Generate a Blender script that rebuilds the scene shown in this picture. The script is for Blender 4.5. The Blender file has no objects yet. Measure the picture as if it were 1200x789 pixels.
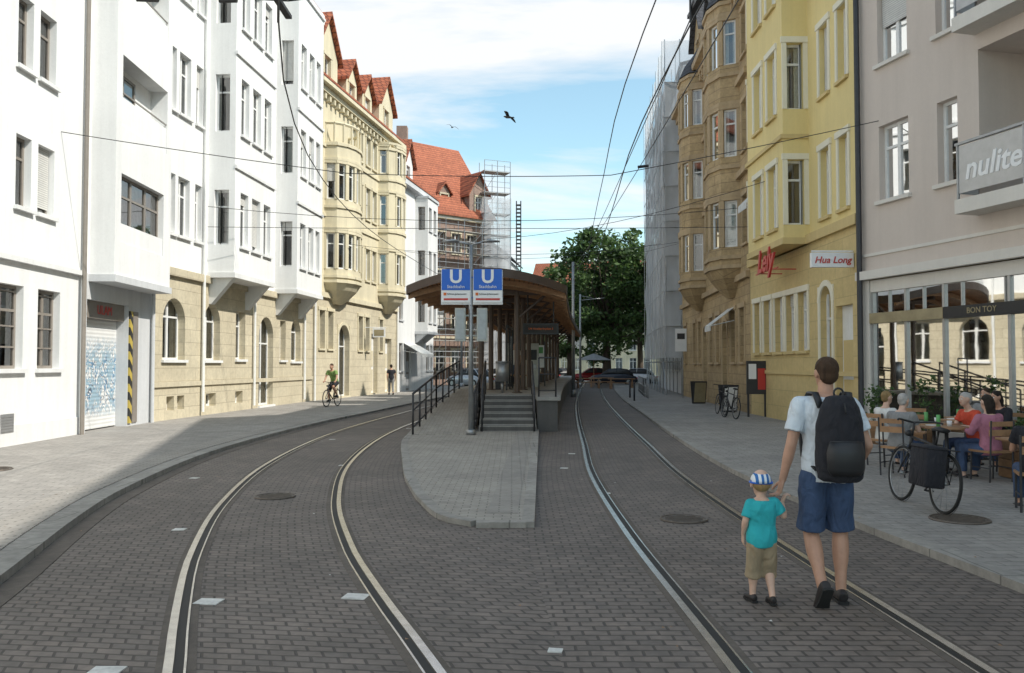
import bpy, math, random
from math import radians, sin, cos, pi, sqrt, tan
from mathutils import Vector, Matrix, noise
random.seed(7)
S=bpy.context.scene
V=Vector
# ---------------------------------------------------------------- nodes / materials
def nmat(name):
    m=bpy.data.materials.new(name); m.use_nodes=True
    nt=m.node_tree; b=nt.nodes['Principled BSDF']; return m,nt,b
def N(nt,t,**k):
    n=nt.nodes.new(t)
    for a,v in k.items(): setattr(n,a,v)
    return n
def LK(nt,a,b): nt.links.new(a,b)
def rgba(c): return (c[0],c[1],c[2],1)
def pos_scaled(nt,sc):
    g=N(nt,'ShaderNodeNewGeometry'); m=N(nt,'ShaderNodeVectorMath',operation='MULTIPLY')
    LK(nt,g.outputs['Position'],m.inputs[0]); m.inputs[1].default_value=sc; return m.outputs[0]
def grime(nt,col_out,amt,sc=(.5,.5,.5),detail=5):
    n=N(nt,'ShaderNodeTexNoise'); n.inputs['Scale'].default_value=1; n.inputs['Detail'].default_value=detail; n.inputs['Roughness'].default_value=.65
    LK(nt,pos_scaled(nt,sc),n.inputs['Vector'])
    mr=N(nt,'ShaderNodeMapRange'); mr.inputs['From Min'].default_value=.35; mr.inputs['From Max'].default_value=.7
    mr.inputs['To Min'].default_value=1+amt*.3; mr.inputs['To Max'].default_value=1-amt
    LK(nt,n.outputs['Fac'],mr.inputs['Value'])
    mx=N(nt,'ShaderNodeVectorMath',operation='SCALE'); LK(nt,col_out,mx.inputs[0]); LK(nt,mr.outputs[0],mx.inputs['Scale'])
    return mx.outputs[0]
def bump(nt,b,h,strength=.3,dist=.01):
    bp=N(nt,'ShaderNodeBump'); bp.inputs['Strength'].default_value=strength; bp.inputs['Distance'].default_value=dist
    LK(nt,h,bp.inputs['Height']); LK(nt,bp.outputs[0],b.inputs['Normal'])
def plaster(name,c,stain=.14,rough=.85,bs=30,bst=.25):
    m,nt,b=nmat(name)
    r=N(nt,'ShaderNodeRGB'); r.outputs[0].default_value=rgba(c)
    o=grime(nt,r.outputs[0],stain,(.45,.45,.3)); o=grime(nt,o,stain*.8,(3.5,3.5,.22)); o=grime(nt,o,stain*.4,(14,14,14))
    LK(nt,o,b.inputs['Base Color']); b.inputs['Roughness'].default_value=rough
    n=N(nt,'ShaderNodeTexNoise'); n.inputs['Scale'].default_value=bs; n.inputs['Detail'].default_value=3
    LK(nt,pos_scaled(nt,(1,1,1)),n.inputs['Vector']); bump(nt,b,n.outputs['Fac'],bst,.01)
    return m
def simple(name,c,rough=.5,metal=0,var=.12,sc=6):
    m,nt,b=nmat(name); r=N(nt,'ShaderNodeRGB'); r.outputs[0].default_value=rgba(c)
    o=grime(nt,r.outputs[0],var,(sc,sc,sc),3); LK(nt,o,b.inputs['Base Color'])
    b.inputs['Roughness'].default_value=rough; b.inputs['Metallic'].default_value=metal; return m
def blocks(name,c1,c2,cm,bw,rh,ms=.012,mode='wall',stain=.2,rough=.85,bstr=.5,bias=0,wob=.05):
    m,nt,b=nmat(name)
    br=N(nt,'ShaderNodeTexBrick'); br.inputs['Scale'].default_value=1
    br.inputs['Color1'].default_value=rgba(c1); br.inputs['Color2'].default_value=rgba(c2); br.inputs['Mortar'].default_value=rgba(cm)
    br.inputs['Brick Width'].default_value=bw; br.inputs['Row Height'].default_value=rh; br.inputs['Mortar Size'].default_value=ms
    br.inputs['Mortar Smooth'].default_value=.3; br.inputs['Bias'].default_value=bias
    if mode=='uv':
        tc=N(nt,'ShaderNodeTexCoord'); src=tc.outputs['UV']
    else:
        g=N(nt,'ShaderNodeNewGeometry'); sp=N(nt,'ShaderNodeSeparateXYZ'); LK(nt,g.outputs['Position'],sp.inputs[0])
        cb=N(nt,'ShaderNodeCombineXYZ')
        if mode=='wall':
            ad=N(nt,'ShaderNodeMath',operation='ADD'); LK(nt,sp.outputs[0],ad.inputs[0]); LK(nt,sp.outputs[1],ad.inputs[1])
            LK(nt,ad.outputs[0],cb.inputs[0]); LK(nt,sp.outputs[2],cb.inputs[1])
        else:
            LK(nt,sp.outputs[0],cb.inputs[0]); LK(nt,sp.outputs[1],cb.inputs[1])
        src=cb.outputs[0]
    if mode!='wall':
        nz=N(nt,'ShaderNodeTexNoise'); nz.inputs['Scale'].default_value=2.2; nz.inputs['Detail'].default_value=3
        LK(nt,src,nz.inputs['Vector'])
        vm=N(nt,'ShaderNodeVectorMath',operation='MULTIPLY_ADD'); LK(nt,nz.outputs['Color'],vm.inputs[0]); vm.inputs[1].default_value=(wob,wob,0); LK(nt,src,vm.inputs[2]); src=vm.outputs[0]
    LK(nt,src,br.inputs['Vector'])
    o=grime(nt,br.outputs['Color'],stain,(.35,.35,.35)); o=grime(nt,o,stain*.8,(2.2,1.6,2.2)); o=grime(nt,o,stain,(9,9,9))
    LK(nt,o,b.inputs['Base Color']); b.inputs['Roughness'].default_value=rough
    iv=N(nt,'ShaderNodeMath',operation='SUBTRACT'); iv.inputs[0].default_value=1; LK(nt,br.outputs['Fac'],iv.inputs[1])
    bump(nt,b,iv.outputs[0],bstr,.015)
    return m
def glass_mat(name,base=.12,tint=(.8,.85,.85),rough=.02,bst=.08):
    m=bpy.data.materials.new(name); m.use_nodes=True; nt=m.node_tree; nt.nodes.clear()
    out=N(nt,'ShaderNodeOutputMaterial'); mx=N(nt,'ShaderNodeMixShader'); tr=N(nt,'ShaderNodeBsdfTransparent'); gl=N(nt,'ShaderNodeBsdfGlossy')
    tr.inputs[0].default_value=rgba(tint); gl.inputs['Roughness'].default_value=rough
    nz=N(nt,'ShaderNodeTexNoise'); nz.inputs['Scale'].default_value=1.3; LK(nt,pos_scaled(nt,(1,1,1)),nz.inputs['Vector'])
    bp=N(nt,'ShaderNodeBump'); bp.inputs['Strength'].default_value=bst; bp.inputs['Distance'].default_value=.02; LK(nt,nz.outputs['Fac'],bp.inputs['Height']); LK(nt,bp.outputs[0],gl.inputs['Normal'])
    fr=N(nt,'ShaderNodeFresnel'); fr.inputs[0].default_value=1.5; ad=N(nt,'ShaderNodeMath',operation='ADD',use_clamp=True)
    LK(nt,fr.outputs[0],ad.inputs[0]); ad.inputs[1].default_value=base
    LK(nt,ad.outputs[0],mx.inputs[0]); LK(nt,tr.outputs[0],mx.inputs[1]); LK(nt,gl.outputs[0],mx.inputs[2]); LK(nt,mx.outputs[0],out.inputs[0])
    return m
M={}
M['white']=plaster('white_render',(.80,.80,.79),.09)
M['white2']=plaster('offwhite_render',(.75,.75,.74),.10)
M['lightgrey']=plaster('lightgrey_render',(.60,.61,.62),.12)
M['cream']=plaster('cream_stone',(.67,.60,.43),.14)
M['creamblk']=blocks('sandstone_blocks',(.63,.56,.41),(.58,.51,.37),(.47,.41,.30),.9,.42,.012,stain=.14)
M['yellow']=plaster('yellow_render',(.80,.65,.30),.08)
M['yellowbase']=blocks('yellow_base_blocks',(.67,.52,.25),(.63,.49,.23),(.52,.41,.2),1.0,.5,.012,stain=.10)
M['ochretrim']=plaster('ochre_trim',(.66,.51,.24),.10)
M['paletrim']=plaster('pale_window_surround',(.82,.77,.62),.06)
M['brown']=blocks('brown_sandstone',(.52,.38,.21),(.46,.335,.18),(.32,.23,.13),.75,.36,.014,stain=.22)
M['browntrim']=plaster('brown_stone_trim',(.51,.38,.23),.22)
M['beige']=plaster('beige_render',(.64,.555,.49),.06)
M['beigetrim']=plaster('beige_trim',(.72,.68,.62),.07)
M['brick']=blocks('brick_wall',(.34,.22,.17),(.30,.19,.15),(.34,.29,.25),.25,.08,.01,stain=.2)
M['rooftile']=blocks('red_roof_tiles',(.50,.16,.08),(.40,.12,.06),(.19,.06,.035),.24,.26,.03,stain=.22,bstr=1.0)
M['roofgrey']=blocks('grey_roof_slates',(.09,.09,.10),(.07,.07,.08),(.03,.03,.03),.3,.25,.02,stain=.2)
M['framew']=simple('white_window_frame',(.78,.78,.76),.4,0,.08)
M['framed']=simple('brown_window_frame',(.25,.22,.19),.4,0,.1)
M['frameg']=simple('aluminium_frame',(.45,.45,.45),.35,.6,.1)
M['glass']=glass_mat('window_glass',.16)
M['shopglass']=glass_mat('shop_glass',.06,(.88,.92,.86),.02,.03)
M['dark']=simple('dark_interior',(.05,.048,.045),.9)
M['curtain']=simple('curtain_fabric',(.7,.68,.63),.9,0,.25,9)
M['shutter']=blocks('roller_shutter',(.68,.67,.63),(.64,.63,.60),(.42,.41,.39),30,.05,.008,stain=.08,rough=.5)
M['cobble']=blocks('road_setts',(.225,.183,.155),(.168,.140,.121),(.085,.07,.06),.165,.10,.011,'uv',stain=.27,rough=.7,bstr=.7,wob=.03)
M['pave']=blocks('pavement_slabs',(.36,.335,.305),(.31,.29,.265),(.20,.185,.17),.30,.15,.008,'uv',stain=.20,rough=.8,bstr=.35,wob=.02)
M['paveplat']=blocks('island_pavers',(.42,.385,.335),(.37,.34,.30),(.22,.20,.175),.20,.10,.008,'floor',stain=.18,rough=.8,bstr=.4,wob=.02)
M['tactile']=blocks('tactile_paving',(.40,.37,.33),(.37,.345,.31),(.23,.21,.19),.3,.07,.012,'floor',stain=.15,bstr=.8,wob=.01)
M['kerb']=blocks('kerb_stone',(.38,.355,.32),(.34,.32,.29),(.2,.19,.17),1.0,1.0,.01,'floor',stain=.25)
M['asphalt']=plaster('asphalt',(.075,.072,.068),.25,.9,60,.5)
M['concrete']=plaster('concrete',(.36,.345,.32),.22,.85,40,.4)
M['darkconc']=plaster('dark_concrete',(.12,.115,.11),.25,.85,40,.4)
M['rail']=simple('rail_steel',(.62,.60,.57),.27,.9,.2,8)
M['groove']=simple('rail_groove',(.02,.018,.016),.7)
M['mortar']=plaster('rail_mortar',(.145,.12,.10),.3,.9,60,.4)
M['paint']=simple('white_road_tile',(.66,.65,.62),.6,0,.3,12)
M['metal']=simple('galvanised_steel',(.36,.37,.38),.4,.7,.15)
M['plank']=simple('scaffold_deck',(.42,.41,.38),.7,0,.2)
M['darkmetal']=simple('dark_painted_steel',(.05,.05,.055),.45,.3,.15)
M['redmetal']=simple('oxide_painted_steel',(.095,.065,.05),.45,.2,.15)
M['iron']=simple('cast_iron',(.15,.125,.105),.55,.5,.3,14)
M['blue']=simple('sign_blue',(.012,.13,.60),.35,0,.05)
M['signwhite']=simple('sign_white',(.85,.85,.85),.4,0,.04)
M['red']=simple('sign_red',(.55,.05,.04),.4,0,.06)
M['orange']=simple('orange_plastic',(.75,.17,.03),.5,0,.1)
M['black']=simple('black_plastic',(.02,.02,.022),.45,0,.1)
M['rubber']=simple('rubber',(.02,.02,.02),.8)
M['green']=simple('poster_green',(.12,.38,.12),.5,0,.2)
M['poster']=simple('poster_yellow',(.6,.52,.22),.5,0,.3,9)
M['warmwall']=simple('cafe_wall',(.78,.72,.50),.8,0,.25,1.2)
M['brass']=simple('brass_fascia',(.36,.30,.18),.45,.2,.2,3)
M['signalgrey']=simple('signal_housing',(.46,.48,.44),.5,0,.12)
M['wire']=simple('overhead_wire',(.03,.03,.03),.5,.3)
def wood(name,c,sc=(1,8,1),am=.35,rough=.6):
    m,nt,b=nmat(name); r=N(nt,'ShaderNodeRGB'); r.outputs[0].default_value=rgba(c)
    o=grime(nt,r.outputs[0],am,sc,6); LK(nt,o,b.inputs['Base Color']); b.inputs['Roughness'].default_value=rough; return m
M['wood']=wood('timber',(.36,.20,.10),(9,.6,9))
M['soffit']=blocks('canopy_timber_boards',(.60,.30,.14),(.50,.24,.11),(.14,.07,.035),.14,4.0,.015,'floor',stain=.2,rough=.5,wob=0)
M['planter']=wood('planter_timber',(.28,.16,.08),(4,4,14))
M['bark']=wood('bark',(.10,.075,.055),(5,5,1.2),.5,.9)
def net_mat():
    m=bpy.data.materials.new('scaffold_netting'); m.use_nodes=True; nt=m.node_tree; b=nt.nodes['Principled BSDF']
    r=N(nt,'ShaderNodeRGB'); r.outputs[0].default_value=(.86,.88,.90,1); o=grime(nt,r.outputs[0],.18,(.5,.5,.12)); o=grime(nt,o,.12,(2,2,.6)); LK(nt,o,b.inputs['Base Color']); b.inputs['Roughness'].default_value=.8
    tl=N(nt,'ShaderNodeBsdfTranslucent'); LK(nt,o,tl.inputs[0]); m2=N(nt,'ShaderNodeMixShader'); m2.inputs[0].default_value=.45; LK(nt,b.outputs[0],m2.inputs[1]); LK(nt,tl.outputs[0],m2.inputs[2])
    mx=N(nt,'ShaderNodeMixShader'); tr=N(nt,'ShaderNodeBsdfTransparent'); out=nt.nodes['Material Output']
    n=N(nt,'ShaderNodeTexNoise'); n.inputs['Scale'].default_value=1; LK(nt,pos_scaled(nt,(.6,.6,.3)),n.inputs['Vector'])
    mr=N(nt,'ShaderNodeMapRange'); mr.inputs['To Min'].default_value=.35; mr.inputs['To Max'].default_value=.8; LK(nt,n.outputs['Fac'],mr.inputs['Value'])
    LK(nt,mr.outputs[0],mx.inputs[0]); LK(nt,tr.outputs[0],mx.inputs[1]); LK(nt,m2.outputs[0],mx.inputs[2]); LK(nt,mx.outputs[0],out.inputs[0])
    return m
M['net']=net_mat()
def graffiti():
    m,nt,b=nmat('graffiti_door'); 
    g=N(nt,'ShaderNodeNewGeometry'); sp=N(nt,'ShaderNodeSeparateXYZ'); LK(nt,g.outputs['Position'],sp.inputs[0])
    base=N(nt,'ShaderNodeRGB'); base.outputs[0].default_value=(.74,.74,.73,1); col=grime(nt,base.outputs[0],.12,(1,1,1))
    hz=N(nt,'ShaderNodeMapRange'); hz.inputs['From Min'].default_value=2.6; hz.inputs['From Max'].default_value=1.9; LK(nt,sp.outputs[2],hz.inputs['Value'])
    lz=N(nt,'ShaderNodeMapRange'); lz.inputs['From Min'].default_value=.35; lz.inputs['From Max'].default_value=.8; LK(nt,sp.outputs[2],lz.inputs['Value'])
    mm=N(nt,'ShaderNodeMath',operation='MULTIPLY'); LK(nt,hz.outputs[0],mm.inputs[0]); LK(nt,lz.outputs[0],mm.inputs[1])
    for i,(sc,c,w,ds) in enumerate([(1.6,(.16,.30,.45),.05,2.5),(2.3,(.08,.10,.14),.03,3.2),(1.9,(.3,.42,.5),.06,1.5)]):
        n=N(nt,'ShaderNodeTexNoise'); n.inputs['Scale'].default_value=sc; n.inputs['Detail'].default_value=1; n.inputs['Distortion'].default_value=ds
        v=pos_scaled(nt,(1,1.3,1)); LK(nt,v,n.inputs['Vector'])
        s=N(nt,'ShaderNodeMath',operation='SUBTRACT'); LK(nt,n.outputs['Fac'],s.inputs[0]); s.inputs[1].default_value=.5+.02*i
        a=N(nt,'ShaderNodeMath',operation='ABSOLUTE'); LK(nt,s.outputs[0],a.inputs[0])
        l=N(nt,'ShaderNodeMath',operation='LESS_THAN'); LK(nt,a.outputs[0],l.inputs[0]); l.inputs[1].default_value=w
        p=N(nt,'ShaderNodeMath',operation='MULTIPLY'); LK(nt,l.outputs[0],p.inputs[0]); LK(nt,mm.outputs[0],p.inputs[1])
        mx=N(nt,'ShaderNodeMix',data_type='RGBA'); LK(nt,p.outputs[0],mx.inputs['Factor']); LK(nt,col,mx.inputs['A']); mx.inputs['B'].default_value=rgba(c); col=mx.outputs['Result']
    LK(nt,col,b.inputs['Base Color']); b.inputs['Roughness'].default_value=.5
    w=N(nt,'ShaderNodeMath',operation='SINE'); ml=N(nt,'ShaderNodeMath',operation='MULTIPLY'); ml.inputs[1].default_value=60; LK(nt,sp.outputs[2],ml.inputs[0]); LK(nt,ml.outputs[0],w.inputs[0]); bump(nt,b,w.outputs[0],.3,.01)
    return m
M['graffiti']=graffiti()
def stripes(name,c1,c2,freq,axis,rough=.5,obj=False):
    m,nt,b=nmat(name)
    if obj: g=N(nt,'ShaderNodeTexCoord'); src=g.outputs['Object']
    else: g=N(nt,'ShaderNodeNewGeometry'); src=g.outputs['Position']
    d=N(nt,'ShaderNodeVectorMath',operation='DOT_PRODUCT'); LK(nt,src,d.inputs[0]); d.inputs[1].default_value=axis
    ml=N(nt,'ShaderNodeMath',operation='MULTIPLY'); ml.inputs[1].default_value=freq; LK(nt,d.outputs['Value'],ml.inputs[0])
    fr=N(nt,'ShaderNodeMath',operation='FRACT'); LK(nt,ml.outputs[0],fr.inputs[0]); gt=N(nt,'ShaderNodeMath',operation='GREATER_THAN'); gt.inputs[1].default_value=.5; LK(nt,fr.outputs[0],gt.inputs[0])
    mx=N(nt,'ShaderNodeMix',data_type='RGBA'); LK(nt,gt.outputs[0],mx.inputs['Factor']); mx.inputs['A'].default_value=rgba(c1); mx.inputs['B'].default_value=rgba(c2)
    LK(nt,mx.outputs['Result'],b.inputs['Base Color']); b.inputs['Roughness'].default_value=rough; return m
M['hazard']=stripes('hazard_stripes',(.5,.38,.08),(.03,.03,.03),2.2,(0,1,1))
def fabric(name,c,var=.2):
    m,nt,b=nmat(name); r=N(nt,'ShaderNodeRGB'); r.outputs[0].default_value=rgba(c)
    tc=N(nt,'ShaderNodeTexCoord')
    o=grime(nt,r.outputs[0],var,(7,7,5),4); LK(nt,o,b.inputs['Base Color']); b.inputs['Roughness'].default_value=.9
    n=N(nt,'ShaderNodeTexNoise'); n.inputs['Scale'].default_value=9; n.inputs['Detail'].default_value=3; n.inputs['Distortion'].default_value=.8
    mp=N(nt,'ShaderNodeVectorMath',operation='MULTIPLY'); mp.inputs[1].default_value=(1,1,.5); LK(nt,tc.outputs['Object'],mp.inputs[0]); LK(nt,mp.outputs[0],n.inputs['Vector'])
    bump(nt,b,n.outputs['Fac'],.9,.05); return m
def skinm(name,c):
    m,nt,b=nmat(name); r=N(nt,'ShaderNodeRGB'); r.outputs[0].default_value=rgba(c)
    o=grime(nt,r.outputs[0],.12,(12,12,12),3); LK(nt,o,b.inputs['Base Color']); b.inputs['Roughness'].default_value=.5
    return m
M['skin']=skinm('skin',(.50,.28,.19)); M['skin2']=skinm('skin_fair',(.62,.40,.30))
M['hairbrown']=fabric('hair_brown',(.06,.032,.016),.4); M['hairgrey']=fabric('hair_grey',(.42,.40,.38),.3); M['hairblond']=fabric('hair_blond',(.3,.2,.09),.3); M['hairdark']=fabric('hair_dark',(.02,.014,.01),.3)
M['eye']=simple('eye_white',(.8,.8,.78),.2); M['iris']=simple('eye_iris',(.03,.02,.015),.2); M['lip']=simple('lips',(.42,.16,.13),.5)
# ---------------------------------------------------------------- mesh builder
def link(o,parent=None):
    S.collection.objects.link(o)
    if parent: o.parent=parent
    return o
def empty(name,loc=(0,0,0),yaw=0):
    e=bpy.data.objects.new(name,None); e.empty_display_size=.3; e.location=loc; e.rotation_euler=(0,0,yaw); return link(e)
class MB:
    def __init__(s): s.v=[];s.f=[];s.m=[]
    def poly(s,pts,m=0):
        i=len(s.v); s.v+=[tuple(p) for p in pts]; s.f.append(tuple(range(i,i+len(pts)))); s.m.append(m)
    def hexa(s,p,m=0):
        i=len(s.v); s.v+=[tuple(q) for q in p]
        for f in ((0,3,2,1),(4,5,6,7),(0,1,5,4),(1,2,6,5),(2,3,7,6),(3,0,4,7)):
            s.f.append(tuple(i+k for k in f)); s.m.append(m)
    def box(s,c,sz,m=0,R=None):
        x,y,z=sz[0]/2,sz[1]/2,sz[2]/2
        p=[V(q) for q in ((-x,-y,-z),(x,-y,-z),(x,y,-z),(-x,y,-z),(-x,-y,z),(x,-y,z),(x,y,z),(-x,y,z))]
        if R is not None:
            if not isinstance(R,Matrix): R=Matrix.Rotation(R,3,'Z')
            p=[R@q for q in p]
        c=V(c); s.hexa([q+c for q in p],m)
    def loft(s,rings,m=0,cap=True,closed=True):
        n=len(rings[0]); i=len(s.v)
        for r in rings: s.v+=[tuple(p) for p in r]
        for k in range(len(rings)-1):
            for j in range(n if closed else n-1):
                a=i+k*n+j; b=i+k*n+(j+1)%n
                s.f.append((a,b,b+n,a+n)); s.m.append(m)
        if cap:
            s.f.append(tuple(i+j for j in range(n))[::-1]); s.m.append(m)
            s.f.append(tuple(i+(len(rings)-1)*n+j for j in range(n))); s.m.append(m)
    def limb(s,pts,rads,n=10,m=0,side=None,cap=True):
        pts=[V(p) for p in pts]; rings=[]
        for k,p in enumerate(pts):
            t=(pts[min(k+1,len(pts)-1)]-pts[max(k-1,0)])
            if t.length<1e-7: t=V((0,0,1))
            t.normalize()
            sd=V(side) if side is not None else (V((1,0,0)) if abs(t.x)<.8 else V((0,1,0)))
            a=(sd-t*sd.dot(t)); 
            if a.length<1e-5: a=t.orthogonal()
            a.normalize(); b=t.cross(a)
            r=rads[k] if isinstance(rads,(list,tuple)) else rads
            ra,rb=(r if isinstance(r,(tuple,list)) else (r,r))
            rings.append([p+a*cos(2*pi*j/n)*ra+b*sin(2*pi*j/n)*rb for j in range(n)])
        s.loft(rings,m,cap)
    def cyl(s,a,b,r0,r1=None,n=10,m=0): s.limb([a,b],[r0,r0 if r1 is None else r1],n,m)
    def sph(s,c,r,n=12,k=8,m=0,R=None):
        if not isinstance(r,(tuple,list)): r=(r,r,r)
        c=V(c); rings=[]
        for i in range(k+1):
            th=pi*(i/k); th=min(max(th,.02),pi-.02)
            ring=[]
            for j in range(n):
                q=V((r[0]*sin(th)*cos(2*pi*j/n),r[1]*sin(th)*sin(2*pi*j/n),-r[2]*cos(th)))
                if R is not None: q=R@q
                ring.append(c+q)
            rings.append(ring)
        s.loft(rings,m,True)
    def torus(s,c,R,r,ax='X',n=28,k=6,m=0):
        c=V(c); i=len(s.v)
        for a in range(n):
            t=2*pi*a/n
            for b in range(k):
                q=2*pi*b/k; rr=R+r*cos(q); h=r*sin(q)
                if ax=='X': p=V((h,rr*cos(t),rr*sin(t)))
                elif ax=='Z': p=V((rr*cos(t),rr*sin(t),h))
                else: p=V((rr*cos(t),h,rr*sin(t)))
                s.v.append(tuple(c+p))
        for a in range(n):
            for b in range(k):
                s.f.append((i+a*k+b,i+((a+1)%n)*k+b,i+((a+1)%n)*k+(b+1)%k,i+a*k+(b+1)%k)); s.m.append(m)
    def build(s,name,parent=None,mats=(),smooth=False,bevel=0):
        if not s.f: return None
        me=bpy.data.meshes.new(name); me.from_pydata(s.v,[],s.f)
        for x in mats: me.materials.append(x)
        me.polygons.foreach_set('material_index',[min(x,max(0,len(mats)-1)) for x in s.m])
        me.polygons.foreach_set('use_smooth',[smooth]*len(s.f))
        me.update(); o=bpy.data.objects.new(name,me); link(o,parent)
        if bevel:
            b=o.modifiers.new('bevel','BEVEL'); b.width=bevel; b.segments=2; b.limit_method='ANGLE'
        return o
def text(body,loc,right,up,size,mat,parent,name='lettering',ext=.004,align='CENTER',shear=0,off=0):
    c=bpy.data.curves.new(name,'FONT'); c.body=body; c.size=size; c.extrude=ext; c.align_x=align; c.align_y='CENTER'; c.shear=shear; c.resolution_u=3; c.offset=off
    c.materials.append(mat); o=bpy.data.objects.new(name,c); r=V(right).normalized(); u=V(up).normalized(); n=r.cross(u)
    mt=Matrix((r,u,n)).transposed().to_4x4(); mt.translation=V(loc); link(o,parent)
    if parent is not None:
        pm=Matrix.Translation(parent.location)@parent.rotation_euler.to_matrix().to_4x4(); o.matrix_basis=pm.inverted()@mt
    else: o.matrix_basis=mt
    return o
PH=.07; PZ=.93
# ---------------------------------------------------------------- people
def bake(o,vox,it=3,disp=0):
    r=o.modifiers.new('r','REMESH'); r.mode='VOXEL'; r.voxel_size=vox; r.use_smooth_shade=True
    s=o.modifiers.new('s','SMOOTH'); s.factor=.5; s.iterations=it
    dg=bpy.context.evaluated_depsgraph_get(); me=bpy.data.meshes.new_from_object(o.evaluated_get(dg))
    mats=[m for m in o.data.materials]; o.modifiers.clear(); o.data=me
    if len(me.materials)==0:
        for m in mats: me.materials.append(m)
    if disp:
        for v in me.vertices:
            q=v.co; d=noise.noise(V((q.x*9,q.y*9,q.z*5)))+.5*noise.noise(V((q.x*22,q.y*22,q.z*14))); v.co=q+v.normal*d*disp
    n=len(me.polygons); me.polygons.foreach_set('use_smooth',[True]*n); me.polygons.foreach_set('material_index',[0]*n)
def seg(mb,a,b,ra,rb,bul=0.0,n=14,side=None):
    a=V(a);b=V(b); pts=[];rd=[]
    for k in range(7):
        t=k/6; pts.append(a.lerp(b,t)); rd.append(ra+(rb-ra)*t+bul*sin(pi*min(1,t*1.5)))
    mb.limb(pts,rd,n); mb.sph(a,ra,12,8); mb.sph(b,rb,12,8)
def hand(mb,w,d,pn,tw,s=1,curl=.35):
    w=V(w);d=V(d).normalized();pn=V(pn);pn=(pn-d*pn.dot(d)).normalized();x=d.cross(pn).normalized()
    if x.dot(V(tw))<0:x=-x
    mb.limb([w-d*.01*s,w+d*.03*s,w+d*.07*s,w+d*.095*s],[(.026*s,.018*s),(.036*s,.017*s),(.041*s,.015*s),(.038*s,.012*s)],12,0,x)
    for off,ln in ((.030,.070),(.010,.080),(-.011,.074),(-.031,.056)):
        p=w+d*.088*s+x*off*s; pts=[p-d*.02*s,p]; dd=d.copy(); 
        for q in (.42,.33,.25):
            dd=Matrix.Rotation(curl,3,d.cross(pn))@dd
            p=p+dd*ln*q*s; pts.append(p)
        mb.limb(pts,[.0095*s,.0095*s,.009*s,.0085*s,.007*s],8); mb.sph(pts[-1],.0072*s,8,5)
    t0=w+d*.022*s+x*.026*s; t1=t0+(d*.6+x*.7+pn*.25).normalized()*.038*s; t2=t1+(d*.85+x*.25+pn*.4).normalized()*.032*s; t3=t2+(d*.9+pn*.5).normalized()*.022*s
    mb.limb([t0,t1,t2,t3],[.015*s,.0125*s,.0105*s,.008*s],8); mb.sph(t3,.0082*s,8,5)
def shoe(mb,ank,dr,s=1,up=V((0,0,1)),m=0):
    a=V(ank);d=V(dr).normalized();up=(up-d*up.dot(d)).normalized(); side=d.cross(up).normalized()
    base=a-up*.075*s
    P=[(-.07,.035,.03,.035),(-.045,.042,.038,.045),(.0,.045,.04,.05),(.05,.038,.043,.04),(.10,.032,.047,.033),(.15,.028,.046,.028),(.185,.022,.035,.022)]
    mb.limb([base+d*p[0]*s+up*p[1]*s for p in P],[(p[2]*s,p[3]*s) for p in P],14,m,side)
def sole(mb,ank,dr,s=1,up=V((0,0,1))):
    a=V(ank);d=V(dr).normalized();up=(up-d*up.dot(d)).normalized();side=d.cross(up).normalized(); base=a-up*.083*s
    out=[(-.08,.02),(-.07,.035),(-.02,.036),(.05,.036),(.11,.047),(.16,.043),(.195,.022)]
    lo=[base+d*p[0]*s+side*p[1]*s for p in out]+[base+d*p[0]*s-side*p[1]*s for p in out[::-1]]
    mb.loft([lo,[q+up*.018*s for q in lo]],0,True)
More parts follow.
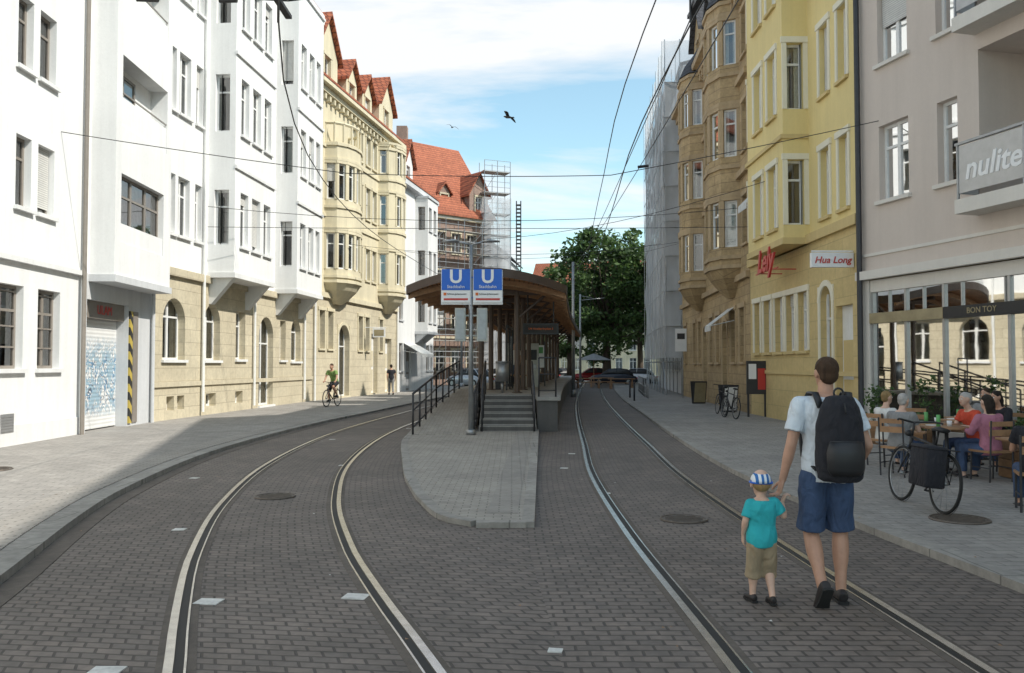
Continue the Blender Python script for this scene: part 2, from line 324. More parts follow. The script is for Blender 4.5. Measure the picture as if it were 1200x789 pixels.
def person(name,loc,yaw,J,rs=1,hs=1,skin='skin',hair='hairbrown',hairstyle='short',topm=None,botm=None,bot='shorts',shoem=None,vox=.006,sleeve=.55,legcut=.88,hyaw=0,hands=None,tshirt_len=.06,fold=.006):
    e=empty(name,loc,yaw); X=V((1,0,0)); J={k:V(v) for k,v in J.items()}
    body=MB(); pel,neck,head=J['pel'],J['neck'],J['head']; up=(neck-pel).normalized()
    sidev=(J['shR']-J['shL']).normalized()
    def torso(mb,inf,t0=-.12,t1=1.0):
        prof=[(-.12,.150,.105),(0,.165,.115),(.15,.160,.112),(.35,.142,.100),(.55,.155,.110),(.75,.175,.118),(.88,.165,.105),(.96,.115,.08),(1.02,.07,.065)]
        pts=[];rd=[]
        for t,a_,b_ in prof:
            if t<t0-.001 or t>t1+.03: continue
            pts.append(pel.lerp(neck,t)); rd.append((a_*rs+inf,b_*rs+inf))
        mb.limb(pts,rd,20,0,sidev)
    torso(body,0)
    seg(body,neck-up*.04*rs,head-V((0,0,.05*hs)),.058*rs,.052*rs)
    for s in 'LR':
        seg(body,J['sh'+s],J['el'+s],.050*rs,.040*rs,.004*rs); seg(body,J['el'+s],J['wr'+s],.040*rs,.027*rs,.004*rs)
        seg(body,J['hip'+s],J['kn'+s],.088*rs,.056*rs); seg(body,J['kn'+s],J['an'+s],.054*rs,.037*rs,.011*rs)
        shoe(body,J['an'+s],J['toe'+s],.93*rs,J.get('up'+s,V((0,0,1))))
        seg(body,pel+up*.02,J['hip'+s],.11*rs,.09*rs); seg(body,neck-up*.07*rs,J['sh'+s],.06*rs,.055*rs)
        h=hands[s]; hand(body,J['wr'+s],h[0],h[1],h[2],rs*1.02 if rs>.8 else rs*1.12,h[3])
    HR=Matrix.Rotation(hyaw,3,'Z'); H=lambda x,y,z: head+HR@V((x*hs,y*hs,z*hs))
    body.sph(H(0,-.008,.022),(.077*hs,.094*hs,.094*hs),18,12,0,HR); body.sph(H(0,.030,-.055),(.056*hs,.058*hs,.062*hs),14,8,0,HR)
    body.sph(H(0,.02,-.02),(.066*hs,.072*hs,.08*hs),14,8,0,HR)
    body.limb([H(0,.082,.02),H(0,.100,-.008),H(0,.104,-.022),H(0,.088,-.03)],[.008*hs,.011*hs,.015*hs,.01*hs],8)
    for s in (-1,1): body.sph(H(s*.078,-.004,-.004),(.012*hs,.022*hs,.034*hs),10,6,0,HR)
    o=body.build('body',e,[M[skin]],True); bake(o,vox,3)
    f=MB()
    for s in (-1,1):
        f.sph(H(s*.030,.083,.004),.0115*hs,10,6,0); f.sph(H(s*.030,.0925,.004),.0055*hs,8,5,1)
        f.limb([H(s*.015,.092,.026),H(s*.032,.091,.031),H(s*.05,.08,.026)],[.003*hs,.004*hs,.002*hs],6,3)
    f.limb([H(-.024,.083,-.055),H(0,.091,-.054),H(.024,.083,-.055)],[.003*hs,.007*hs,.003*hs],8,2)
    f.build('face',e,[M['eye'],M['iris'],M['lip'],M[hair]],True)
    hm=MB()
    if hairstyle in('short','long'):
        hm.sph(H(0,-.018,.036),(.081*hs,.096*hs,.088*hs),18,10,0,HR); hm.sph(H(0,-.045,-.01),(.068*hs,.060*hs,.075*hs),14,8,0,HR)
        if hairstyle=='long':
            hm.limb([H(0,-.05,.02),H(0,-.075,-.06),H(0,-.085,-.15),H(0,-.07,-.22)],[(.085*hs,.06*hs),(.085*hs,.05*hs),(.075*hs,.035*hs),(.05*hs,.02*hs)],14,0,HR@X)
        o=hm.build('hair',e,[M[hair]],True); bake(o,max(vox,.006),2,.007)
    else:
        hm.sph(H(0,-.035,-.005),(.074*hs,.072*hs,.06*hs),14,8,0,HR); o=hm.build('hair',e,[M[hair]],True); bake(o,max(vox,.006),2,.003)
        cap=MB(); rings=[]
        for i in range(7):
            th=pi/2*i/6; rr_=cos(th)
            rings.append([H(.088*rr_*cos(2*pi*j/20),-.008+.104*rr_*sin(2*pi*j/20),.012+.098*sin(th)) for j in range(20)])
        cap.loft(rings,0,True); cap.limb([H(0,.07,.02),H(0,.12,.012),H(0,.155,.0)],[(.07*hs,.006),(.06*hs,.005),(.03*hs,.003)],14,1,HR@X)
        cap.torus(H(0,-.008,.012),.092*hs,.008*hs,'Z',20,6,1); cap.build('sun_cap',e,[M['capstripe'],M['blue']],True)
    t=MB(); torso(t,.014*max(rs,.7)+.004,t0=-.12,t1=.93)
    tl=pel.lerp(neck,-tshirt_len-.12); t.limb([tl,pel.lerp(neck,.1)],[(.172*rs,.122*rs),(.178*rs,.126*rs)],20,0,sidev)
    for s in 'LR':
        a_=J['sh'+s];b_=J['el'+s]; c_=a_.lerp(b_,min(sleeve,1)); seg(t,neck-up*.075*rs,a_,.07*rs,.066*rs)
        t.limb([a_,a_.lerp(c_,.5),c_],[.068*rs,.068*rs,.073*rs if sleeve<.9 else .052*rs],14)
        if sleeve>1: t.limb([b_-(b_-a_)*.05,b_,b_.lerp(J['wr'+s],.5),b_.lerp(J['wr'+s],.97)],[.052*rs,.052*rs,.046*rs,.038*rs],14); t.sph(b_,.052*rs,12,8)
    o=t.build('shirt',e,[topm],True); bake(o,max(vox*1.3,.008),3,fold)
    p=MB()
    p.limb([pel.lerp(neck,-.14),pel.lerp(neck,0),pel.lerp(neck,.12)],[(.165*rs,.122*rs),(.178*rs,.128*rs),(.165*rs,.118*rs)],20,0,sidev)
    for s in 'LR':
        h,k,an=J['hip'+s],J['kn'+s],J['an'+s]
        seg(p,pel,h,.125*rs,.105*rs)
        if bot=='shorts': c_=h.lerp(k,legcut); p.limb([h,h.lerp(c_,.4),h.lerp(c_,.8),c_],[.105*rs,.102*rs,.097*rs,.101*rs],16)
        else:
            c_=k.lerp(an,legcut); p.limb([h,h.lerp(k,.5),k],[.102*rs,.086*rs,.073*rs],14); p.sph(k,.073*rs,12,8); p.limb([k,k.lerp(c_,.5),c_],[.073*rs,.066*rs,.062*rs],14)
    o=p.build('trousers' if bot!='shorts' else 'shorts',e,[botm],True); bake(o,max(vox*1.3,.008),3,fold)
    sm=MB(); sl=MB()
    for s in 'LR':
        shoe(sm,J['an'+s],J['toe'+s],1.06*rs,J.get('up'+s,V((0,0,1)))); sole(sl,J['an'+s],J['toe'+s],1.08*rs,J.get('up'+s,V((0,0,1))))
    o=sm.build('shoes',e,[shoem],True); bake(o,max(vox,.007),3); sl.build('soles',e,[M['rubber']])
    return e
M['shirtw']=fabric('tshirt_pale',(.66,.72,.78),.08); M['denim']=fabric('denim',(.05,.085,.17),.3); M['teal']=fabric('turquoise_tshirt',(.03,.42,.46),.12)
M['khaki']=fabric('khaki_cloth',(.36,.28,.18),.2); M['shoed']=simple('dark_shoe',(.03,.025,.025),.6); M['redcloth']=fabric('red_cloth',(.62,.08,.04)); M['blackcloth']=fabric('black_cloth',(.02,.02,.026))
M['pinkcloth']=fabric('pink_cloth',(.42,.17,.24)); M['greycloth']=fabric('grey_cloth',(.25,.25,.25)); M['greencloth']=fabric('hi_vis_green',(.22,.33,.10)); M['whitecloth']=fabric('white_cloth',(.7,.7,.68))
M['capstripe']=stripes('cap_stripes',(.75,.78,.8),(.03,.15,.42),26,(1,.0,.0),.8,obj=True)
J=dict(pel=(0,0,.99),neck=(.01,.03,1.55),head=(.03,.055,1.715),shL=(-.185,.02,1.475),shR=(.205,.03,1.47),elL=(-.262,.0,1.17),wrL=(-.315,.045,.905),
       elR=(.305,-.03,1.17),wrR=(.295,.17,.975),hipL=(-.095,0,.93),hipR=(.095,.0,.93),knL=(-.10,.06,.50),anL=(-.105,-.19,.150),toeL=(0,.62,-.78),knR=(.125,.06,.50),anR=(.095,-.02,.088),toeR=(.12,1,.0),upL=(0,.78,.62))
man=person('walking_man',(2.38,6.5,.004),0,J,1.04,1.06,topm=M['shirtw'],botm=M['denim'],shoem=M['shoed'],legcut=.93,hyaw=.12,sleeve=.66,fold=.010,
   hands={'L':((-.25,.05,-.97),(-1,0,-.1),(0,1,0),.5),'R':((-.1,.75,-.6),(-1,0,0),(0,.3,1),.6)},vox=.0058)
bp=MB(); prof=[(.92,.13,.07),(.95,.165,.095),(1.05,.18,.115),(1.2,.182,.115),(1.35,.172,.105),(1.47,.145,.085),(1.54,.10,.06),(1.555,.05,.04)]
bp.limb([(.03,-.215+.02*(z-.92),z) for z,a_,b_ in prof],[(a_,b_) for z,a_,b_ in prof],22,0,(1,0,0))
o=bp.build('backpack',man,[M['blackcloth']],True); bake(o,.009,3,.010)
bp=MB(); pr2=[(.98,.11,.04),(1.02,.135,.06),(1.14,.14,.06),(1.22,.12,.045)]
bp.limb([(.03,-.315,z) for z,a_,b_ in pr2],[(a_,b_) for z,a_,b_ in pr2],18,0,(1,0,0))
for s in (-1,1):
    bp.limb([(.03+s*.11,-.13,1.46),(.03+s*.125,-.06,1.565),(.03+s*.13,.05,1.565),(.02+s*.135,.14,1.47),(.02+s*.15,.155,1.3),(.02+s*.165,.06,1.08),(.02+s*.13,-.13,1.0)],[(.028,.012)]*7,10,0,(1,0,0))
bp.torus((.03,-.19,1.57),.035,.008,'Y',14,6)
bp.limb([(-.09,-.342,1.225),(.15,-.342,1.225)],[.004,.004],6,1); bp.limb([(.03,-.33,1.42),(.03,-.30,1.50)],[.006,.006],6,0)
bp.build('backpack_straps',man,[M['black'],M['darkmetal']],True)
J=dict(pel=(0,0,.47),neck=(0,.01,.775),head=(0,.015,.885),shL=(-.085,0,.735),shR=(.095,.01,.745),elL=(-.125,-.01,.61),wrL=(-.13,.035,.50),
       elR=(.165,.0,.645),wrR=(.172,.055,.735),hipL=(-.048,0,.44),hipR=(.048,0,.44),knL=(-.06,.03,.25),anL=(-.065,.03,.055),toeL=(-.15,1,0),knR=(.06,.045,.25),anR=(.06,-.05,.058),toeR=(.05,1,-.05))
child=person('walking_child',(1.875,6.45,.004),0,J,.62,.90,skin='skin2',hair='hairblond',hairstyle='cap',topm=M['teal'],botm=M['khaki'],shoem=M['shoed'],bot='shorts',legcut=1.35,
   hands={'L':((0,.2,-1),(1,0,0),(0,1,0),.4),'R':((.35,-.05,.95),(1,0,.1),(0,1,0),.8)},vox=.0045,sleeve=.8,hyaw=-.1,fold=.006)
def seatedJ(lean=0):
    return dict(pel=(0,0,.53),neck=(0,.03+lean,1.05),head=(0,.07+lean*1.4,1.215),shL=(-.175,.03+lean,.99),shR=(.175,.03+lean,.99),elL=(-.22,.13+lean,.76),wrL=(-.13,.36,.79),elR=(.22,.13+lean,.76),wrR=(.13,.36,.79),
      hipL=(-.09,.02,.51),hipR=(.09,.02,.51),knL=(-.13,.43,.52),knR=(.13,.43,.52),anL=(-.13,.42,.09),anR=(.13,.50,.09),toeL=(-.1,1,0),toeR=(.1,1,0))
SH={'L':((.4,.8,0),(0,0,-1),(1,0,0),.3),'R':((-.4,.8,0),(0,0,-1),(-1,0,0),.3)}
def chair(x,y,yaw,mat='wood'):
    e=empty('cafe_chair',(x,y,PH),yaw); a=MB(); 
    a.box((0,0,.44),(.42,.42,.03),1); a.box((0,-.21,.72),(.40,.025,.09),1);a.box((0,-.22,.85),(.40,.025,.07),1)
    for sx in (-1,1): a.cyl((sx*.19,-.19,0),(sx*.19,-.235,.9),.014,n=6); a.cyl((sx*.19,.19,0),(sx*.19,.17,.43),.014,n=6); a.cyl((sx*.19,-.19,.2),(sx*.19,.18,.2),.009,n=5)
    a.build('frame',e,[M['darkmetal'],M[mat]])
def table(x,y,w=.7,h=.74):
    e=empty('cafe_table',(x,y,PH)); a=MB(); a.box((0,0,h),(w,w,.03),1); a.cyl((0,0,.02),(0,0,h),.03,n=8)
    for k in range(4): a.cyl((0,0,.06),(.28*cos(k*pi/2+.78),.28*sin(k*pi/2+.78),.015),.018,n=6)
    a.cyl((.1,.1,h+.015),(.1,.1,h+.10),.035,.04,n=12,m=2); a.cyl((-.15,-.05,h+.015),(-.15,-.05,h+.2),.03,.03,n=12,m=3); a.cyl((-.1,.2,h+.015),(-.1,.2,h+.03),.11,.12,n=16,m=2)
    a.build('table',e,[M['darkmetal'],M['wood'],M['signwhite'],M['green']],True)
seats=[(6.35,14.6,-1.2,'hairblond','short','whitecloth','skin2',0),(6.0,13.3,-.9,'hairgrey','short','greycloth','skin2',.08),(7.55,13.9,1.75,'hairgrey','short','redcloth','skin2',.1),(7.1,12.7,.2,'hairdark','long','pinkcloth','skin2',0),(8.5,14.7,1.9,'hairdark','long','blackcloth','skin',.12),(9.0,16.2,2.2,'hairbrown','short','greycloth','skin',0),(8.3,12.1,1.3,'hairbrown','short','whitecloth','skin',.04),(6.15,10.05,-.4,'hairdark','short','blackcloth','skin',.05)]
for (x,y,yw,hr,hst,tp,sk,ln) in seats:
    chair(x,y,yw); person('seated_person',(x,y,PH-.06),yw,seatedJ(ln),.95,.98,skin=sk,hair=hr,hairstyle=hst,topm=M[tp],botm=M['denim'],bot='long',shoem=M['shoed'],vox=.012,sleeve=.6 if hst=='short' else 1.2,hands=SH,legcut=.85)
table(6.95,14.1); table(6.75,13.3);table(7.9,14.9); table(8.4,15.6); table(6.75,11.0); table(7.6,12.0); chair(7.4,11.3,.6); chair(8.9,13.2,2.2); chair(9.4,12.4,.6); table(9.2,11.6); chair(9.4,14.0,1.0); chair(7.6,16.2,2.6)
def bicycle(name,x,y,yaw,z=PH,pannier=(-1,1),col='black',lean=.0):
    e=empty(name,(x,y,z),yaw); e.rotation_euler=(0,lean,yaw); t=MB(); w=MB(); R=.33
    for yy in (-.52,.52):
        w.torus((0,yy,R+.02),R,.018,'X',36,6,0); w.torus((0,yy,R+.02),R-.022,.008,'X',36,4,1); w.cyl((-.03,yy,R+.02),(.03,yy,R+.02),.022,n=8,m=1)
        for k in range(14):
            a=2*pi*k/14; w.cyl((.02*(-1)**k,yy,R+.02),(0,yy+(R-.03)*cos(a),R+.02+(R-.03)*sin(a)),.0022,n=3,m=1)
        t.torus((0,yy,R+.02),R+.035,.004,'X',36,4)
    B=(0,-.07,.29);ST=(0,-.24,.76);HT=(0,.34,.82);HB=(0,.38,.66);RA=(0,-.52,.35);FA=(0,.52,.35)
    for p,q,r in ((B,ST,.017),(ST,HT,.016),(B,HB,.02),(HT,HB,.02)): t.cyl(p,q,r,n=8)
    for s in (-.05,.05):
        t.cyl((s,RA[1],RA[2]),(0,B[1],B[2]),.01,n=6);t.cyl((s,RA[1],RA[2]),ST,.009,n=6);t.cyl((s,FA[1],FA[2]),HB,.012,n=6)
    t.cyl(ST,(0,-.28,.93),.014,n=8); t.limb([(0,-.40,.95),(0,-.28,.965),(0,-.14,.95)],[(.075,.03),(.06,.028),(.018,.018)],12,0,(1,0,0))
    t.cyl(HT,(0,.31,1.0),.014,n=8); t.limb([(-.28,.16,1.02),(-.22,.26,1.03),(0,.33,1.0),(.22,.26,1.03),(.28,.16,1.02)],[.013]*5,8,0,(0,0,1))
    t.torus((.05,-.07,.29),.09,.006,'X',20,4); t.cyl((.06,-.07,.29),(.07,.06,.20),.01,n=6);t.cyl((-.06,-.07,.29),(-.07,-.20,.38),.01,n=6); t.box((.12,.06,.20),(.09,.07,.02));t.box((-.12,-.20,.38),(.09,.07,.02))
    t.limb([(0,-.3,.74),(0,-.7,.74)],[(.06,.008),(.06,.008)],8,0,(1,0,0)); t.cyl((.05,-.62,.74),(.05,-.52,.36),.005,n=5);t.cyl((-.05,-.62,.74),(-.05,-.52,.36),.005,n=5)
    t.cyl((0,.40,.86),(0,.46,.86),.04,n=10)
    t.build('frame',e,[M[col]],True); w.build('wheels',e,[M['rubber'],M['metal']],True)
    if pannier:
        p=MB()
        for s in pannier: p.box((s*.21,-.50,.52),(.24,.40,.44)); p.box((s*.21,-.50,.75),(.25,.41,.05))
        p.build('panniers',e,[M['blackcloth']],True,bevel=.03)
    return e
bicycle('parked_bicycle',4.92,10.35,.02,lean=.10,pannier=(-1,))
bicycle('parked_bicycle',7.0,27.5,.1,pannier=None,col='darkmetal',lean=.08); bicycle('parked_bicycle',7.2,29.5,.0,pannier=None,lean=.08)
cyc=bicycle('cyclist_bicycle',-7.45,35.4,2.9,col='darkmetal',pannier=None)
J=dict(pel=(0,-.25,1.0),neck=(0,.02,1.50),head=(0,.08,1.66),shL=(-.18,.02,1.44),shR=(.18,.02,1.44),elL=(-.25,.08,1.2),wrL=(-.25,.18,1.06),elR=(.25,.08,1.2),wrR=(.25,.18,1.06),
  hipL=(-.09,-.22,.98),hipR=(.09,-.22,.98),knL=(-.11,.14,.82),anL=(-.12,-.19,.48),toeL=(0,1,-.1),knR=(.11,.12,.62),anR=(.12,.02,.30),toeR=(0,1,-.1))
person('cyclist',(-7.45,35.4,PH),2.9,J,.98,1,topm=M['greencloth'],botm=M['blackcloth'],shoem=M['shoed'],vox=.013,hands={'L':((0,1,-.2),(0,0,-1),(1,0,0),.7),'R':((0,1,-.2),(0,0,-1),(-1,0,0),.7)})
def standJ(ph=.12):
    return dict(pel=(0,0,.95),neck=(0,.0,1.47),head=(0,.02,1.635),shL=(-.18,0,1.40),shR=(.18,0,1.40),elL=(-.23,-.03,1.12),wrL=(-.22,.05,.87),elR=(.23,.0,1.12),wrR=(.24,.1,.88),hipL=(-.09,0,.9),hipR=(.09,0,.9),knL=(-.09,.05+ph,.5),anL=(-.09,ph*1.3,.09),toeL=(0,1,0),knR=(.09,-.02,.5),anR=(.09,-ph*1.6,.11),toeR=(0,1,-.2))
SD={'L':((0,.1,-1),(1,0,0),(0,1,0),.35),'R':((0,.1,-1),(-1,0,0),(0,1,0),.35)}
person('pedestrian',(-7.0,49.5,PH),.3,standJ(),.97,1,topm=M['blackcloth'],botm=M['greycloth'],bot='long',legcut=.9,shoem=M['shoed'],vox=.014,hands=SD,hair='hairdark')
person('pedestrian',(.1,34,PZ),2.9,standJ(.02),.97,1,topm=M['whitecloth'],botm=M['denim'],bot='long',legcut=.9,shoem=M['shoed'],vox=.014,hands=SD,hair='hairdark')
# ---------------------------------------------------------------- street geometry (metres)
def crv(pts):
    ys=[p[0] for p in pts]; xs=[p[1] for p in pts]; n=len(pts); tg=[]
    for i in range(n):
        a=max(i-1,0); b=min(i+1,n-1); tg.append((xs[b]-xs[a])/(ys[b]-ys[a]))
    def f(y):
        if y<=ys[0]: return xs[0]+tg[0]*(y-ys[0])
        if y>=ys[-1]: return xs[-1]+tg[-1]*(y-ys[-1])
        for i in range(n-1):
            if y<=ys[i+1]: break
        h=ys[i+1]-ys[i]; t=(y-ys[i])/h
        return (2*t**3-3*t**2+1)*xs[i]+(t**3-2*t**2+t)*h*tg[i]+(-2*t**3+3*t**2)*xs[i+1]+(t**3-t**2)*h*tg[i+1]
    return f
random.seed(7)
cL=crv([(-6,1.2),(0,.45),(4.93,-1.18),(6.4,-1.70),(8.2,-2.28),(11,-2.98),(15,-3.62),(20,-3.93),(25,-3.85),(32,-3.3),(40,-2.5),(55,-.8),(75,1.4),(110,5)])
cR=crv([(-6,2.3),(0,2.08),(5,2.03),(9,1.95),(14,2.02),(19,2.32),(25,2.68),(32,3.15),(40,3.75),(55,5.05),(75,7.0),(110,10.5)])
kL=crv([(-10,-2.0),(3,-3.3),(6.4,-4.0),(9.5,-4.85),(11.7,-5.35),(16,-5.9),(20,-6.0),(26,-5.75),(32,-5.15),(40,-4.4),(52,-3.1),(65,-1.7),(85,.3),(110,3)])
kR=crv([(-10,4.6),(2,4.2),(6.7,3.98),(9.4,3.76),(14,3.62),(20,3.9),(31,4.7),(42,5.5),(58,7.0),(75,8.9),(110,12.3)])
mid=crv([(-10,.6),(5,.3),(9,.15),(15,.2),(20,-.6),(30,-.3),(40,.6),(55,2.1),(75,4.2),(110,7.7)])
def FLx(y):
    if y<25.6: return -10.06-.03*y
    if y<41: return -12.88+.08*y
    return -16.78+.175*y
def FRx(y):
    if y<20.5: return 13.73-.26*y
    if y<30: return 8.4
    return 6.4+.0667*y
def sheet(name,fl,fr,y0,y1,dy,nc,z,mat,uvf,parent=None):
    v=[];uv=[];f=[]; ny=int((y1-y0)/dy)+1
    for i in range(ny+1):
        y=y0+(y1-y0)*i/ny; a=fl(y); b=fr(y)
        for j in range(nc+1):
            x=a+(b-a)*j/nc; v.append((x,y,z)); uv.append(uvf(x,y))
    for i in range(ny):
        for j in range(nc):
            a=i*(nc+1)+j; f.append((a,a+1,a+nc+2,a+nc+1))
    me=bpy.data.meshes.new(name); me.from_pydata(v,[],f); me.materials.append(mat)
    ul=me.uv_layers.new(name='UVMap')
    for l in me.loops: ul.data[l.index].uv=uv[l.vertex_index]
    o=bpy.data.objects.new(name,me); return link(o,parent)
g=MB(); g.poly([(-1500,-300,-.03),(1500,-300,-.03),(1500,2500,-.03),(-1500,2500,-.03)]); g.build('ground',None,[M['asphalt']])
road=empty('road')
sheet('setts_track_a',kL,mid,-10,110,.5,10,0,M['cobble'],lambda x,y:(x-cL(y),y+.12*(x-cL(y))),road)
sheet('setts_track_b',mid,kR,-10,110,.5,8,0,M['cobble'],lambda x,y:(x-cR(y)+.04,y),road)
pv=empty('pavement')
sheet('paving_a',lambda y:FLx(y)-1,lambda y:kL(y)-.18,-10,110,.5,6,PH,M['pave'],lambda x,y:(x-kL(y),y),pv)
sheet('paving_b',lambda y:kR(y)+.18,lambda y:FRx(y)+1.5,-10,110,.5,6,PH,M['pave'],lambda x,y:(x-kR(y),y),pv)
def band(mb,f,o0,o1,z0,z1,y0,y1,dy,m=0):
    n=int((y1-y0)/dy)+1; rings=[]
    for i in range(n+1):
        y=y0+(y1-y0)*i/n; s=(f(y+.05)-f(y-.05))/.1; k=1/sqrt(1+s*s)
        def pt(o,z): return (f(y)+o*k,y-o*s*k,z)
        rings.append([pt(o0,z0),pt(o1,z0),pt(o1,z1),pt(o0,z1)])
    mb.loft(rings,m,True)
kb=MB(); band(kb,kL,-.19,0,-.02,PH+.006,-10,110,.6); band(kb,kR,0,.19,-.02,PH+.006,-10,110,.6); kb.build('kerbstones',pv,[M['kerb']])
tc=MB(); band(tc,kL,-.75,-.30,PH-.02,PH+.008,-2,30,.6); tc.build('tactile_strip',pv,[M['tactile']])
gt=MB(); band(gt,kL,.02,.22,-.01,.006,-10,110,.6); gt.build('gutter_stones',road,[M['mortar']])
for f in (cL,cR):
    e=empty('tram_track'); a=MB(); b=MB(); c=MB()
    for s in (-1,1):
        r0=.7175*s
        o=lambda p,q:(r0+s*min(p,q),r0+s*max(p,q)) if s>0 else (r0-max(p,q),r0-min(p,q))
        band(c,f,*o(-.13,.10),-.01,.004,-4,108,.5)
        band(b,f,*o(-.058,-.005),-.01,.008,-4,108,.5)
        band(a,f,*o(0,.055),-.01,.014,-4,108,.5)
        band(a,f,*o(-.073,-.059),-.01,.012,-4,108,.5)
    a.build('rails',e,[M['rail']]); b.build('grooves',e,[M['groove']]); c.build('mortar_beds',e,[M['mortar']])
tl=MB()
for (x,y) in [(-2.28,6.48),(-1.20,6.62),(-2.36,5.02),(.27,5.38),(-3.6,9.3),(-1.9,18.6),(-5.0,13.5),(-2.9,24),(.9,14.8),(1.3,11.9),(1.2,17.2),(-4.3,20.5),(-3.0,15.2)]:
    big=y<8; w=.185 if big else .13
    if (x,y)==(.27,5.38): w=.09
    tl.box((x,y,.002),(w,w*.8,.010),0,random.uniform(-.2,.1))
tl.build('marker_tiles',road,[M['paint']])
def manhole(x,y,z,r=.31):
    e=empty('manhole_cover',(x,y,z)); mb=MB(); mb.cyl((0,0,-.01),(0,0,.008),r,n=28); mb.torus((0,0,.006),r*.97,.014,'Z',28,5)
    for k in range(-3,4):
        w=sqrt(max(0,(r*.8)**2-(k*.07)**2)); mb.box((0,k*.07,.011),(2*w,.02,.008))
    mb.build('cover',e,[M['iron']])
manhole(-3.2,11.6,.002,.27); manhole(1.98,9.9,.002,.27); manhole(4.95,9.5,PH+.002,.31); manhole(-8.5,14,PH+.002)
lt=MB()
for i in range(320):
    y=random.uniform(3.5,26); x=random.uniform(kL(y)-3,kR(y)+3); z=(PH+.012 if (x<kL(y)-.1 or x>kR(y)+.1) else .016)
    if 9<y and -2.6<x<.6 : z=.068
    s=random.uniform(.008,.024); a=random.uniform(0,6)
    lt.poly([(x+s*cos(a),y+s*sin(a),z),(x+s*cos(a+2),y+s*sin(a+2),z+.004),(x+s*.7*cos(a+4),y+s*.7*sin(a+4),z)],random.choice((0,0,0,1)))
lt.build('leaf_litter',None,[M['planter'],M['paint']])
isl=empty('traffic_island')
iL=crv([(9.55,-.35),(9.9,-.69),(11.0,-1.03),(11.7,-1.2),(13.5,-1.55),(15.2,-1.8),(19.3,-2.35),(22,-2.5)])
iR=lambda y:.11+(y-9.55)*.035
sheet('pavers',iL,iR,9.56,24.6,.25,6,.055,M['paveplat'],lambda x,y:(x,y),isl)
ed=MB(); band(ed,iL,-.14,0,-.01,.062,9.56,24,.25); band(ed,iR,0,.14,-.01,.062,9.42,24,.4); ed.box((-.12,9.47,.028),(.55,.16,.066)); band(ed,iR,-.42,-.06,.03,.060,10.0,22,.5,1); ed.build('edging',isl,[M['kerb'],M['tactile']])
